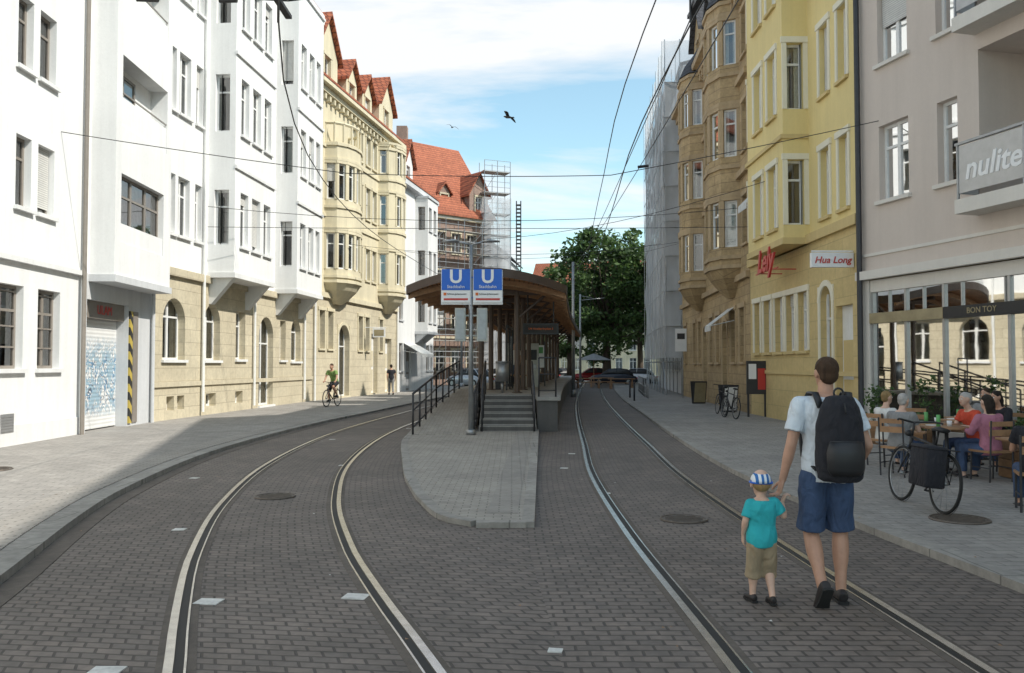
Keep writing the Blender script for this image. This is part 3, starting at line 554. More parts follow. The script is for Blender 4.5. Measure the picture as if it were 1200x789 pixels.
# ---------------------------------------------------------------- facades
class Fac:
    def __init__(s,A,B,side):
        s.A=V(A);s.B=V(B);s.side=side;s.t=(s.B-s.A).normalized();s.L=(s.B-s.A).length;s.n=V((s.t.y,-s.t.x))*side
    def P(s,u,z,d=0): q=s.A+s.t*u+s.n*d; return (q.x,q.y,z)
    def box(s,mb,u0,u1,z0,z1,d0,d1,m=0):
        mb.hexa([s.P(u0,z0,d0),s.P(u1,z0,d0),s.P(u1,z0,d1),s.P(u0,z0,d1),s.P(u0,z1,d0),s.P(u1,z1,d0),s.P(u1,z1,d1),s.P(u0,z1,d1)],m)
    def uy(s,y): return (y-s.A.y)/s.t.y
class Bld:
    def __init__(s,name,wall,base=None,trim=None,frame='framew',roof='rooftile',sill=True,surr=0,shut=.15,surrm=None):
        s.root=empty(name); s.w=MB();s.fr=MB();s.gl=MB();s.tr=MB();s.rf=MB();s.bk=MB();s.cu=MB();s.sh=MB()
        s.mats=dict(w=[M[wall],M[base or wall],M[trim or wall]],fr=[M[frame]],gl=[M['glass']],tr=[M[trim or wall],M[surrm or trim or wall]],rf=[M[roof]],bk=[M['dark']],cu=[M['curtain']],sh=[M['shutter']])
        s.sill=sill;s.surr=surr;s.shut=shut
    def finish(s):
        for k,nm in (('w','walls'),('fr','window_frames'),('gl','window_glass'),('tr','trim'),('rf','roof'),('bk','interior'),('cu','curtains'),('sh','shutters')):
            getattr(s,k).build(nm,s.root,s.mats[k])
        return s.root
    def window(s,F,o,d,dep):
        u0,u1,z0,z1=o[:4]; kind=o[4] if len(o)>4 else 'w'; w=u1-u0;h=z1-z0; dd=d-dep+.04
        if kind in('hole',): return
        b=.07
        if kind=='door':
            F.box(s.fr,u0,u1,z0,z1,dd-.06,dd-.01)
            F.box(s.tr,u0+.12,u1-.12,z0+.15,z0+h*.4,dd-.01,dd+.015); F.box(s.tr,u0+.12,u1-.12,z0+h*.45,z0+h*.72,dd-.01,dd+.015); return
        F.box(s.fr,u0,u0+b,z0,z1,dd-.06,dd);F.box(s.fr,u1-b,u1,z0,z1,dd-.06,dd);F.box(s.fr,u0+b,u1-b,z0,z0+b,dd-.06,dd);F.box(s.fr,u0+b,u1-b,z1-b,z1,dd-.06,dd)
        nm=0 if w<.75 else (1 if w<1.7 else max(2,int(w/.9)-1))
        for i in range(nm):
            c=u0+w*(i+1)/(nm+1); F.box(s.fr,c-.05,c+.05,z0+b,z1-b,dd-.055,dd+.004)
        if h>1.5 and kind!='plain': F.box(s.fr,u0+b,u1-b,z0+h*.70-.03,z0+h*.70+.03,dd-.05,dd+.002)
        s.gl.poly([F.P(u0,z0,dd-.03),F.P(u1,z0,dd-.03),F.P(u1,z1,dd-.03),F.P(u0,z1,dd-.03)])
        r=random.random()
        if kind!='arch' and r<s.shut:
            hh=h*random.choice((.2,.35,.5,.9)); F.box(s.sh,u0+.02,u1-.02,z1-hh,z1,dd+.01,dd+.03)
        elif r<.66:
            cw=w*random.uniform(.18,.38)
            for a,c in ((u0,u0+cw),(u1-cw,u1)):
                n=6
                for i in range(n): 
                    pa=a+(c-a)*i/n; pb=a+(c-a)*(i+1)/n; da=dd-.14-.03*(i%2); db=dd-.14-.03*((i+1)%2)
                    s.cu.poly([F.P(pa,z0,da),F.P(pb,z0,db),F.P(pb,z1,db),F.P(pa,z1,da)])
        elif r<.93:
            zz=z0+h*random.choice((0,0,.3,.45))
            s.cu.poly([F.P(u0,zz,dd-.15),F.P(u1,zz,dd-.15),F.P(u1,z1,dd-.15),F.P(u0,z1,dd-.15)])
        if s.sill and kind!='nosill': F.box(s.tr,u0-.08,u1+.08,z0-.09,z0-.003,d-.03,d+.09)
        if s.surr:
            q=s.surr
            F.box(s.tr,u0-q,u0-.003,z0,z1,d-.02,d+.035,1);F.box(s.tr,u1+.003,u1+q,z0,z1,d-.02,d+.035,1)
            if kind!='arch': F.box(s.tr,u0-q-.03,u1+q+.03,z1+.003,z1+q*1.3,d-.02,d+.06,1)
    def fac(s,F,u0,u1,z0,z1,ops,d=0,m=0,dep=.2,back=True):
        ops=[o for o in ops if o[0]>u0-.001 and o[1]<u1+.001]
        us=sorted(set([u0,u1]+[o[0] for o in ops]+[o[1] for o in ops])); zs=sorted(set([z0,z1]+[o[2] for o in ops]+[o[3] for o in ops]))
        for j in range(len(zs)-1):
            run=None
            for i in range(len(us)-1):
                cu=(us[i]+us[i+1])/2; cz=(zs[j]+zs[j+1])/2
                inside=any(o[0]<cu<o[1] and o[2]<cz<o[3] for o in ops)
                if not inside:
                    if run is None: run=us[i]
                    end=us[i+1]
                if run is not None and (inside or i==len(us)-2):
                    s.w.poly([F.P(run,zs[j],d),F.P(end,zs[j],d),F.P(end,zs[j+1],d),F.P(run,zs[j+1],d)],m); run=None
        for o in ops:
            a,b,c,e=o[:4]; q=d-dep; kind=o[4] if len(o)>4 else 'w'
            if kind=='hole': q=d-(o[5] if len(o)>5 else 1.2)
            for p1,p2 in (((a,c),(b,c)),((b,c),(b,e)),((b,e),(a,e)),((a,e),(a,c))):
                s.w.poly([F.P(p1[0],p1[1],d),F.P(p2[0],p2[1],d),F.P(p2[0],p2[1],q),F.P(p1[0],p1[1],q)],m)
            if kind=='arch':
                r=(b-a)/2; uc=(a+b)/2; zc=e-r; n=7
                for sg in (-1,1):
                    arc=[(uc+sg*r*cos(pi/2*k/n),zc+r*sin(pi/2*k/n)) for k in range(n+1)]
                    s.w.poly([F.P(uc+sg*r,e,d)]+[F.P(x,z,d) for x,z in arc],m)
                    for k in range(n): s.w.poly([F.P(*arc[k],d),F.P(*arc[k+1],d),F.P(*arc[k+1],q+.01),F.P(*arc[k],q+.01)],m)
                    if s.surr:
                        for k in range(n):
                            x1,z1_=arc[k];x2,z2=arc[k+1]; f1=lambda x,z,kk:(uc+(x-uc)*kk,zc+(z-zc)*kk); kk=1+s.surr*1.2/r
                            s.tr.hexa([F.P(x1,z1_,d),F.P(x2,z2,d),F.P(*f1(x2,z2,kk),d),F.P(*f1(x1,z1_,kk),d),F.P(x1,z1_,d+.04),F.P(x2,z2,d+.04),F.P(*f1(x2,z2,kk),d+.04),F.P(*f1(x1,z1_,kk),d+.04)],1)
            s.window(F,o,d,dep)
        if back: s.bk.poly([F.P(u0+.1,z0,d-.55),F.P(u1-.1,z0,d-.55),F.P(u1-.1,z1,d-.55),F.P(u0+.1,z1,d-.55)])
    def shell(s,F,u0,u1,z1,depth=11,m=0):
        P=F.P; a=u0+.01;b=u1-.01
        s.w.poly([P(a,0,-.01),P(a,0,-depth),P(a,z1,-depth),P(a,z1,-.01)],m);s.w.poly([P(b,0,-.01),P(b,0,-depth),P(b,z1,-depth),P(b,z1,-.01)],m)
        s.w.poly([P(a,0,-depth),P(b,0,-depth),P(b,z1,-depth),P(a,z1,-depth)],m);s.w.poly([P(a,z1-.02,0),P(b,z1-.02,0),P(b,z1-.02,-depth),P(a,z1-.02,-depth)],m)
    def roof(s,F,u0,u1,z,rise=3.2,depth=11,ov=.45):
        P=F.P; h=depth/2
        s.rf.hexa([P(u0,z,ov),P(u1,z,ov),P(u1,z+rise,-h),P(u0,z+rise,-h),P(u0,z+.14,ov),P(u1,z+.14,ov),P(u1,z+rise+.16,-h),P(u0,z+rise+.16,-h)])
        s.rf.hexa([P(u0,z+rise,-h),P(u1,z+rise,-h),P(u1,z,-depth-ov),P(u0,z,-depth-ov),P(u0,z+rise+.155,-h),P(u1,z+rise+.155,-h),P(u1,z+.14,-depth-ov),P(u0,z+.14,-depth-ov)])
        for u in (u0+.05,u1-.05): s.w.poly([P(u,z-.01,0),P(u,z+rise,-h),P(u,z-.01,-depth)])
    def bay(s,F,u0,u1,z0,z1,pr,ops,side_ops=(),m=0,corbel=.6,cap=.12):
        s.fac(F,u0,u1,z0,z1,ops,pr,m)
        for u,sd in ((u0,F.side),(u1,-F.side)):
            A=F.P(u,0,0)[:2];B=F.P(u,0,pr)[:2]; G=Fac(A,B,sd)
            s.fac(G,0,G.L,z0,z1,[o for o in side_ops if o[1]<G.L],0,m,back=False)
        P=F.P
        s.w.poly([P(u0,z0,0),P(u1,z0,0),P(u1,z0,pr),P(u0,z0,pr)],m)
        F.box(s.tr,u0-.06,u1+.06,z1,z1+cap,-.02,pr+.08)
        F.box(s.tr,u0-.04,u1+.04,z0-.1,z0+.08,-.02,pr+.05)
        if corbel:
            for u in (u0+.15,u1-.45):
                s.tr.hexa([P(u,z0-corbel-.1,0),P(u+.3,z0-corbel-.1,0),P(u+.3,z0-corbel-.1,.08),P(u,z0-corbel-.1,.08),P(u,z0-.1,0),P(u+.3,z0-.1,0),P(u+.3,z0-.1,pr*.9),P(u,z0-.1,pr*.9)])
    def polybay(s,F,u0,u1,z0,z1,pr,rows,m=0,seg=5,taper=1.0,top=True):
        w=(u1-u0)/2;uc=(u0+u1)/2; pts=[]
        for k in range(seg+1):
            a=pi-pi*k/seg; pts.append((uc+w*cos(a),pr*sin(a)**.8 if 0<k<seg else 0))
        for k in range(seg):
            A=F.P(pts[k][0],0,pts[k][1])[:2];B=F.P(pts[k+1][0],0,pts[k+1][1])[:2]; G=Fac(A,B,F.side)
            ops=[]
            if G.L>.55: ops=[(G.L/2-min(.36,G.L*.34),G.L/2+min(.36,G.L*.34),a,b,'nosill') for a,b in rows]
            s.fac(G,0,G.L,z0,z1,ops,0,m,dep=.12,back=False)
            for zz in [z0,z1-.2]+[r[0]-.45 for r in rows]+[r[1]+.15 for r in rows]: G.box(s.tr,-.03,G.L+.03,zz,zz+.14,-.02,.07)
        ring=lambda k,z:[F.P(uc+(p[0]-uc)*k,z,p[1]*k) for p in pts]
        s.w.loft([ring(.25,z0-taper),ring(.5,z0-taper*.75),ring(.82,z0-taper*.35),ring(1,z0)],m,True)
        s.bk.loft([ring(.8,z0+.05),ring(.8,z1-.05)],0,False)
        s.w.poly(ring(1,z1),m)
        if top: s.rf.loft([ring(1.08,z1),ring(.8,z1+.6),ring(.35,z1+1.2),ring(.03,z1+1.7)],0,True)
def rows(cols,zz,kind='w'): return [(a,b,c,d,kind) for a,b in cols for c,d in zz]
def pipe(mb,F,u,z0,z1,d=.1,r=.055): mb.cyl(F.P(u,z0,d),F.P(u,z1,d),r,n=8)
# --- left A
F=Fac((FLx(-14),-14),(FLx(21.2),21.2),1); b=Bld('white_house','white',trim='white2',frame='framed',shut=.35)
U=F.uy
up=rows([(U(18.1),U(18.72)),(U(19.0),U(19.72)),(U(14.2),U(15.2)),(U(11),U(12)),(U(7),U(8.2)),(U(3),U(4.2))],[(5.2,6.75),(8.25,9.8),(11.3,12.85),(14.3,15.8)])
b.fac(F,0,F.L,4.05,17.6,up,0,0)
gnd=rows([(U(17.3),U(18.6)),(U(19.2),U(20.2)),(U(13),U(14.5)),(U(9),U(10.5))],[(1.7,3.5)])
b.fac(F,0,F.L,0,4.05,gnd,-.05,0)
F.box(b.tr,0,F.L,4.0,4.12,-.05,.06); F.box(b.tr,0,F.L,0,.5,-.06,-.02)
for (y0,y1) in ((17.3,18.6),(19.2,20.2),(13,14.5),(9,10.5)):
    for z in (2.15,2.6,3.35): F.box(b.fr,U(y0)+.06,U(y1)-.06,z,z+.035,-.205,-.185)
vn=MB(); F.box(vn,U(17.75),U(18.25),.35,.75,-.03,-.015)
for k in range(6): F.box(vn,U(17.78),U(18.22),.38+k*.06,.41+k*.06,-.015,-.005)
vn.build('vent_grille',b.root,[M['frameg']])
b.shell(F,0,F.L,17.6); b.roof(F,0,F.L,17.6)
pipe(b.fr,F,F.L-.12,0,17.5); b.finish()
# --- left B
F=Fac((FLx(21.2),21.2),(FLx(25.6),25.6),1); b=Bld('garage_house','white',trim='lightgrey',frame='framed',shut=.0)
U=F.uy; L=F.L
b.mats['w'][1]=M['lightgrey']
gd=(U(21.45),U(23.95),.0,3.45,'hole',.35)
b.fac(F,0,L,0,4.1,[gd],0,1,back=False)
gm=MB(); gm.poly([F.P(gd[0],.1,-.33),F.P(gd[1],.1,-.33),F.P(gd[1],3.0,-.33),F.P(gd[0],3.0,-.33)]); F.box(gm,gd[0],gd[1],3.0,3.45,-.34,-.12,1); gm.build('roller_door',b.root,[M['graffiti'],M['framed']])
hz=MB(); F.box(hz,gd[1]+.02,gd[1]+.2,.15,3.3,0.003,.05); hz.build('hazard_strip',b.root,[M['hazard']])
F.box(b.fr,gd[1]+.3,gd[1]+.62,.15,3.3,-.05,.03)
text('ULAM',F.P(U(22.7),3.22,-.10),V((F.t.x,F.t.y,0)),(0,0,1),.34,M['red'],b.root)
b.fac(F,0,L,4.1,17.8,[],0,0)
bu0,bu1=.35,L-.25
fz=[(4.95,6.75),(8.0,9.85),(11.05,12.9),(14.1,15.9)]
ops=[(bu0+.35,bu1-.55,fz[0][0],fz[0][1],'nosill')]+[(bu0+.35,bu1-.35,a,c,'hole',.5) for a,c in fz[1:]]
b.bay(F,bu0,bu1,4.0,17.0,.62,ops,corbel=0)
for a,c in fz[1:]:
    b.w.poly([F.P(bu0+.35,a,.13),F.P(bu1-.35,a,.13),F.P(bu1-.35,c,.13),F.P(bu0+.35,c,.13)])
    b.window(F,(bu0+.6,bu1-1.6,a+.05,c-.2,'nosill'),.34,.2)
    F.box(b.w,bu0+.36,bu1-.36,a,a+.75,.56,.60)
    F.box(b.fr,bu0+.36,bu1-.36,a+.85,a+.89,.57,.60)
F.box(b.w,bu0+.37,bu1-.57,4.96,5.45,.52,.60)
pipe(b.tr,F,L-.1,0,17.6)
b.shell(F,0,L,17.8); b.roof(F,0,L,17.8); b.finish()
# --- left C
F=Fac((FLx(25.61),25.61),(FLx(41),41),1); U=F.uy; b=Bld('tall_white_apartment_house','white',base='creamblk',trim='white2',frame='framew',surr=.0,shut=.3)
L=F.L
g0=[(U(26.3),U(27.8),1.95,3.9,'arch'),(U(29.2),U(30.5),1.95,3.9,'arch'),(U(31.9),U(32.8),2.0,3.8),(U(34.2),U(35.8),.15,3.75,'arch'),(U(38.0),U(39.3),1.95,3.85,'arch'),(U(36.6),U(37.3),2.0,3.7)]
cel=rows([(U(26.6),U(27.1)),(U(27.3),U(27.8)),(U(29.4),U(30.2)),(U(31.9),U(32.6))],[(.35,.8)],'nosill')
b.fac(F,0,L,0,4.75,g0+cel,0,1,dep=.28)
zr=[(5.95,7.85),(9.9,11.9),(13.7,15.6)]
b.fac(F,0,L,4.75,18.7,rows([(U(26.4),U(27.0)),(U(27.2),U(28.0)),(U(28.4),U(28.9)),(U(34.3),U(35.2)),(U(39.9),U(40.6))],zr),0,0)
F.box(b.w,0,L,1.1,1.25,0,.06,1); F.box(b.w,0,L,4.6,4.85,0.0,.12,1); F.box(b.tr,0,L,18.3,18.75,0,.5)
b.bay(F,U(29.4),U(33.2),4.9,17.8,.95,rows([(U(29.9),U(30.6)),(U(30.95),U(31.75)),(U(32.1),U(32.8))],zr),[(.22,.74,a,c,'nosill') for a,c in zr],corbel=.9)
b.bay(F,U(35.9),U(39.4),4.9,17.8,.95,rows([(U(36.3),U(37.0)),(U(37.4),U(38.1)),(U(38.4),U(39.0))],zr),[(.22,.74,a,c,'nosill') for a,c in zr],corbel=.9)
for z in (8.6,12.6): F.box(b.tr,U(29.4)-.02,U(33.2)+.02,z,z+.12,.94,1.02); F.box(b.tr,U(35.9)-.02,U(39.4)+.02,z,z+.12,.94,1.02)
for u in (U(28.95),U(33.5),U(39.6)): pipe(b.fr,F,u,.2,18.3)
b.shell(F,0,L,18.7); b.roof(F,0,L,18.7,4); b.finish()
# --- left D
F=Fac((FLx(41.01),41.01),(FLx(54.1),54.1),1); U=F.uy; b=Bld('cream_jugendstil_house','cream',base='creamblk',trim='cream',frame='framew',surr=.12,shut=.12)
L=F.L; zr=[(6.6,8.4),(10.1,11.9),(13.2,14.8)]
gw=rows([(.8,1.5),(1.9,2.6),(6.3,7.0),(7.4,8.1),(9.9,10.5)],[(2.6,4.5)])+[(3.3,4.9,.15,3.9,'arch'),(8.5,9.6,.15,3.6,'door'),(11.0,12.2,.15,3.4,'door')]
b.fac(F,0,L,0,5.3,gw,0,1,dep=.3)
b.fac(F,0,L,5.3,15.8,rows([(.35,.95),(5.1,5.8),(6.1,6.8),(7.4,8.1),(8.5,9.2)],zr),0,0)
F.box(b.tr,0,L,5.15,5.4,0,.14); F.box(b.tr,0,L,9.2,9.35,0,.08); F.box(b.tr,0,L,12.7,12.85,0,.08)
F.box(b.tr,-.1,L+.1,15.6,15.78,0,.55); F.box(b.tr,-.1,L+.1,15.3,15.6,0,.3)
for k in range(int(L/.6)): F.box(b.tr,.2+k*.6,.4+k*.6,15.0,15.3,0,.25)
b.polybay(F,1.4,4.7,5.9,13.0,1.15,zr[:2],seg=7,top=False); b.polybay(F,9.6,12.6,5.9,14.8,1.1,zr,seg=7,top=False)
for k in range(9):
    a=pi-pi*k/8; b.tr.cyl(F.P(3.05+1.6*cos(a),13.0,1.1*sin(a)),F.P(3.05+1.6*cos(a),13.9,1.1*sin(a)),.06,n=6)
for k in range(8):
    a=pi-pi*k/8;c=pi-pi*(k+1)/8; b.tr.cyl(F.P(3.05+1.6*cos(a),13.95,1.1*sin(a)),F.P(3.05+1.6*cos(c),13.95,1.1*sin(c)),.08,n=6)
b.w.poly([F.P(0,15.8,0),F.P(L,15.8,0),F.P(L,15.8,-11),F.P(0,15.8,-11)])
b.shell(F,0,L,15.8); b.roof(F,-.05,L+.05,15.85,5.2,11,.5)
def gable(b,F,uc,w,z0,h,ap,d=.05,back=4):
    P=F.P; 
    ops=[(uc-.4,uc+.4,z0+.35,z0+h-.2,'nosill')]
    b.fac(F,uc-w,uc+w,z0,z0+h,ops,d,0,back=False)
    b.w.poly([P(uc-w,z0+h,d),P(uc+w,z0+h,d),P(uc,ap,d)])
    for sg in (-1,1):
        e0=uc+sg*(w+.25); ez=z0+h-.25
        b.rf.hexa([P(e0,ez,d+.25),P(uc,ap+.02,d+.25),P(uc,ap+.02,-back),P(e0,ez,-back),P(e0,ez+.16,d+.25),P(uc,ap+.2,d+.25),P(uc,ap+.2,-back),P(e0,ez+.16,-back)])
        b.w.poly([P(uc+sg*w,z0,d),P(uc+sg*w,z0,-back),P(uc+sg*w,z0+h,-back),P(uc+sg*w,z0+h,d)])
for u,w,h,ap in ((1.5,1.35,1.6,19.4),(4.9,.8,1.3,18.2),(7.4,.8,1.3,18.2),(10.8,1.3,1.6,19.2)):
    gable(b,F,u,w,15.9,h,ap)
b.rf.box(F.P(3.3,20.8,-5),(.8,.8,1.8)); pipe(b.fr,F,.1,0,15.3); pipe(b.fr,F,L-.15,0,15.3)
b.finish()
# --- left E
F=Fac((FLx(54.11),54.11),(FLx(62.8),62.8),1); b=Bld('white_corner_house','white2',base='white2',trim='lightgrey',frame='framed',shut=.2)
L=F.L; zr=[(1.4,3.2),(4.7,6.4),(7.9,9.6),(11,12.6)]
b.fac(F,0,L,0,13.8,rows([(.5,1.3),(6.9,7.7),(8,8.6)],zr)+[(2,3.2,0.1,2.8,'door')],0,0)
b.bay(F,4.0,6.6,4.0,13.2,.9,rows([(4.3,5.0),(5.5,6.2)],zr[1:]),[(.2,.7,a,c,'nosill') for a,c in zr[1:]])
F.box(b.tr,0,L,13.5,13.85,0,.4); b.shell(F,0,L,13.8,10); b.roof(F,0,L,13.85,3.2,10)
gable(b,F,2.2,1.0,13.9,1.3,16.6); b.finish()
# --- far brick house
F=Fac((-11.5,73),(-2.0,81),1); L=F.L
b=Bld('red_roofed_brick_house','brick',trim='creamblk',frame='framew',surr=.12,shut=.1)
zr=[(1.2,3.2),(5.0,6.9),(8.5,10.4),(12,13.9)]
b.fac(F,0,L,0,15.4,rows([(.8+1.75*k,1.8+1.75*k) for k in range(6)],zr),0,0)
F.box(b.tr,0,L,4.2,4.4,0,.1);F.box(b.tr,0,L,15.1,15.45,0,.4)
b.shell(F,0,L,15.4,12); b.roof(F,-.4,L+.2,15.4,7.8,11,.6)
gable(b,F,10.9,1.1,15.6,2.2,19.8,.05,4.0); gable(b,F,7.6,.6,16.8,1.0,18.6,-.9,4.0)
b.w.box(F.P(6,23.6,-5.6),(1,1,2)); b.finish()
def scaffold(name,F,L,H,d0=.35,w=.95,bay=2.2,lift=2.0,net=None):
    e=empty(name); a=MB(); p=MB(); n=MB(); nb=max(1,int(round(L/bay))); nl=int(H/lift)
    for i in range(nb+1):
        u=L*i/nb
        for d in (d0,d0+w): a.cyl(F.P(u,0,d),F.P(u,H+1,d),.032,n=6)
        for j in range(1,nl+1): a.cyl(F.P(u,j*lift,d0),F.P(u,j*lift,d0+w),.03,n=5)
    for j in range(1,nl+1):
        F.box(p,0,L,j*lift-.05,j*lift,d0+.05,d0+w-.05)
        for h in (.5,1.0):
            a.cyl(F.P(0,j*lift+h,d0+w),F.P(L,j*lift+h,d0+w),.025,n=5)
    for j in range(nl):
        for i in range(0,nb,2): a.cyl(F.P(L*i/nb,j*lift,d0+w),F.P(L*(i+1)/nb,(j+1)*lift,d0+w),.022,n=5)
    a.build('tubes',e,[M['metal']]); p.build('planks',e,[M['plank']])
    if net:
        z0,z1=net; D=d0+w+.06; nz_=int((z1-z0)/.5)
        def wall(A,B,nu):
            def pt(i,j):
                u=A[0]+(B[0]-A[0])*i/nu; d=A[1]+(B[1]-A[1])*i/nu; z=z0+(z1-z0)*j/nz_
                return F.P(u+noise.noise(V((u*.8,z*.4,d)))*.12,z,d+noise.noise(V((u*1.3,z*.5,3)))*.22)
            n.loft([[pt(i,j) for i in range(nu+1)] for j in range(nz_+1)],0,False,False)
        wall((0,D),(L,D),max(2,int(L/.5))); wall((-.05,D),(-.05,-1.0),5); wall((L+.05,D),(L+.05,-1.0),5)
        n.build('netting',e,[M['net']],True)
        q=MB()
        for j in range(int(z0/lift)+1,nl+1): q.cyl(F.P(-.07,j*lift,D+.1),F.P(L,j*lift,D+.1),.02,n=5); q.cyl(F.P(-.09,j*lift,D+.1),F.P(-.09,j*lift,-1),.02,n=5)
        for i in range(nb+1): q.cyl(F.P(L*i/nb,z0,D+.1),F.P(L*i/nb,z1,D+.1),.018,n=5)
        q.build('net_ties',e,[M['frameg']])
    return e
scaffold('facade_scaffold',F,L,14)
FS=Fac((-3.1,80.5),(-.7,81.5),1); scaffold('scaffold_tower',FS,FS.L,20,0,1.4,1.3,2,(0.5,17.5))
# far buildings
F=Fac((-.9,90),(.9,104),1); b=Bld('distant_apartment_house','lightgrey',trim='white2',frame='framed',roof='roofgrey')
b.fac(F,0,F.L,0,13.5,rows([(.8+2.2*k,2+2.2*k) for k in range(6)],[(1,3),(4.3,6),(7.3,9),(10.3,12)]),0,0); b.shell(F,0,F.L,13.5,9); b.roof(F,-.2,F.L,13.5,3.6,9); b.finish()
F=Fac((3,150),(26,142),1); b=Bld('distant_townhouse','cream',trim='white2',roof='rooftile')
b.fac(F,0,F.L,0,14,rows([(1+2.4*k,2.2+2.4*k) for k in range(9)],[(1,3),(4.3,6),(7.3,9),(10.3,12)]),0,0); b.shell(F,0,F.L,14,9); b.roof(F,-.2,F.L,14,6,9); b.finish()
F=Fac((-22,170),(3,165),1); b=Bld('distant_townhouse','beige',trim='white2',roof='rooftile')
b.fac(F,0,F.L,0,13,rows([(1+2.4*k,2.2+2.4*k) for k in range(9)],[(1,3),(4.3,6),(7.3,9)]),0,0); b.shell(F,0,F.L,13,9); b.roof(F,-.2,F.L,13,5,9); b.finish()
mst=empty('radio_mast',(.85,110,0)); a=MB()
for k in range(4):
    x=.28*(1 if k%2 else -1);y=.28*(1 if k//2 else -1); a.cyl((x,y,0),(x,y,23),.08,n=5)
for k in range(46):
    z=k*.5; a.box((0,0,z),(.72,.72,.12 if z>15 else .05))
a.build('lattice',mst,[M['darkmetal']])
# --- right beige building with cafe
F=Fac((FRx(-14),-14),(8.4,20.5),-1); U=F.uy; L=F.L; HB_=19.9  # unseen stretch behind the camera and extra height added to shade the road
b=Bld('beige_apartment_house','beige',base='beigetrim',trim='beigetrim',frame='framew',shut=.25)
b.fac(F,0,L,3.95,HB_,rows([(U(18.85),U(19.8)),(U(17.45),U(18.0)),(U(8.5),U(9.6)),(U(5),U(6.2)),(U(1),U(2.2)),(U(-4),U(-2.8))],[(5.6,7.35),(8.8,10.55),(12,13.7),(15.2,16.7)])
   +[(U(12.2),U(16.9),a,a+3.05,'hole',1.5) for a in (5.05,8.7,12.3)],0,0,back=False)
for a in (5.05,8.7,12.3):
    b.w.poly([F.P(U(12.2),a,-1.49),F.P(U(16.9),a,-1.49),F.P(U(16.9),a+3.05,-1.49),F.P(U(12.2),a+3.05,-1.49)],1)
    b.window(F,(U(14.6),U(16.2),a+.05,a+2.3,'nosill'),-1.25,.2)
    F.box(b.tr,U(12.2),U(16.98),a-.28,a+.0,-.02,.55)
b.bk.poly([F.P(U(17.1),4,-.6),F.P(L-.05,4,-.6),F.P(L-.05,17.5,-.6),F.P(U(17.1),17.5,-.6)])
F.box(b.tr,0,L,3.80,4.0,0,.16); F.box(b.tr,0,L,4.35,4.42,0,.03)
SG=MB(); SF=MB(); SI=MB()
b.fac(F,0,U(6),0,3.8,[],0,1,back=False); F.box(b.tr,L-.3,L-.003,0,3.79,-.3,.0)
u0=U(6)+.02;u1=L-.32
F.box(SF,u0,u1,.1,.38,-.16,-.02,1)
F.box(SF,u0,u1,3.5,3.78,-.14,-.02,2); F.box(SF,u0,U(17.9),2.76,3.0,-.12,.03,0); F.box(SF,U(17.9)+.02,u1,2.76,3.0,-.12,.02,3)
ms=[u1-.03,u1-1.15,u1-2.3,u1-4.0,u1-5.8,u1-7.2,u1-8.8,u1-10.5,u1-12.2,u0+.03]
for k,u in enumerate(ms): F.box(SF,u-.035,u+.035,.38,2.76,-.12,-.04,1); F.box(SF,u-.03,u+.03,3.0,3.5,-.12,-.04,1)
for k in range(0,15): 
    u=u1-.6-k*1.1
    if u>u0: F.box(SF,u-.015,u+.015,3.0,3.5,-.11,-.05,1)
SG.poly([F.P(u0,.38,-.09),F.P(u1,.38,-.09),F.P(u1,2.76,-.09),F.P(u0,2.76,-.09)]);SG.poly([F.P(u0,3.0,-.09),F.P(u1,3.0,-.09),F.P(u1,3.5,-.09),F.P(u0,3.5,-.09)])
SI.poly([F.P(u0,.1,-1.6),F.P(u1+.2,.1,-1.6),F.P(u1+.2,3.7,-1.6),F.P(u0,3.7,-1.6)],0);SI.poly([F.P(u0,.12,-1.6),F.P(u1+.2,.12,-1.6),F.P(u1+.2,.12,-.2),F.P(u0,.12,-.2)],1)
SI.poly([F.P(u0,3.7,-1.6),F.P(u1+.2,3.7,-1.6),F.P(u1+.2,3.7,-.2),F.P(u0,3.7,-.2)],4);SI.poly([F.P(u1+.2,.1,-1.6),F.P(u1+.2,.1,-.1),F.P(u1+.2,3.7,-.1),F.P(u1+.2,3.7,-1.6)],4)
for k in range(7):
    u=u1-1.2-k*1.9; F.box(SI,u,u+.9,.12,.85,-1.2,-.6,2); F.box(SI,u+.1,u+.8,1.5,2.3,-1.58,-1.55,3 if k%2 else 4); F.box(SI,u+1.1,u+1.5,.13,1.9,-1.58,-1.4,2)
SG.build('shop_glass',b.root,[M['shopglass']]); SF.build('shop_front',b.root,[M['black'],M['frameg'],M['beigetrim'],M['brass']]); SI.build('shop_interior',b.root,[M['warmwall'],M['planter'],M['wood'],M['poster'],M['beigetrim']])
tvec=V((-F.t.x,-F.t.y,0))
text('BON TOY',F.P(U(16.9),2.88,.035),tvec,(0,0,1),.17,M['brass'],b.root)
BG=MB(); 
for a in (5.05,8.7,12.3):
    for u in (U(12.25),U(13.8),U(15.4),U(16.93)): F.box(BG,u-.02,u+.02,a,a+1.1,.48,.52,0)
    F.box(BG,U(12.2),U(16.98),a+1.08,a+1.13,.47,.53,0)
    F.box(BG,U(12.25),U(16.93),a+.12,a+1.05,.495,.505,1)
    F.box(BG,U(16.93),U(16.96),a+.12,a+1.05,.0,.5,1)
BG.build('balcony_railings',b.root,[M['metal'],M['frameg']])
text('nulite',F.P(U(16.1),5.6,.51),tvec,(0,0,1),.60,M['signwhite'],b.root,shear=.2,off=.012)
pp=MB(); pipe(pp,F,L-.12,.1,17.7,.12,.07); pp.build('downpipe',b.root,[M['darkmetal']])
b.shell(F,0,L,HB_,12); b.roof(F,0,L,HB_,3.6,12); b.finish()
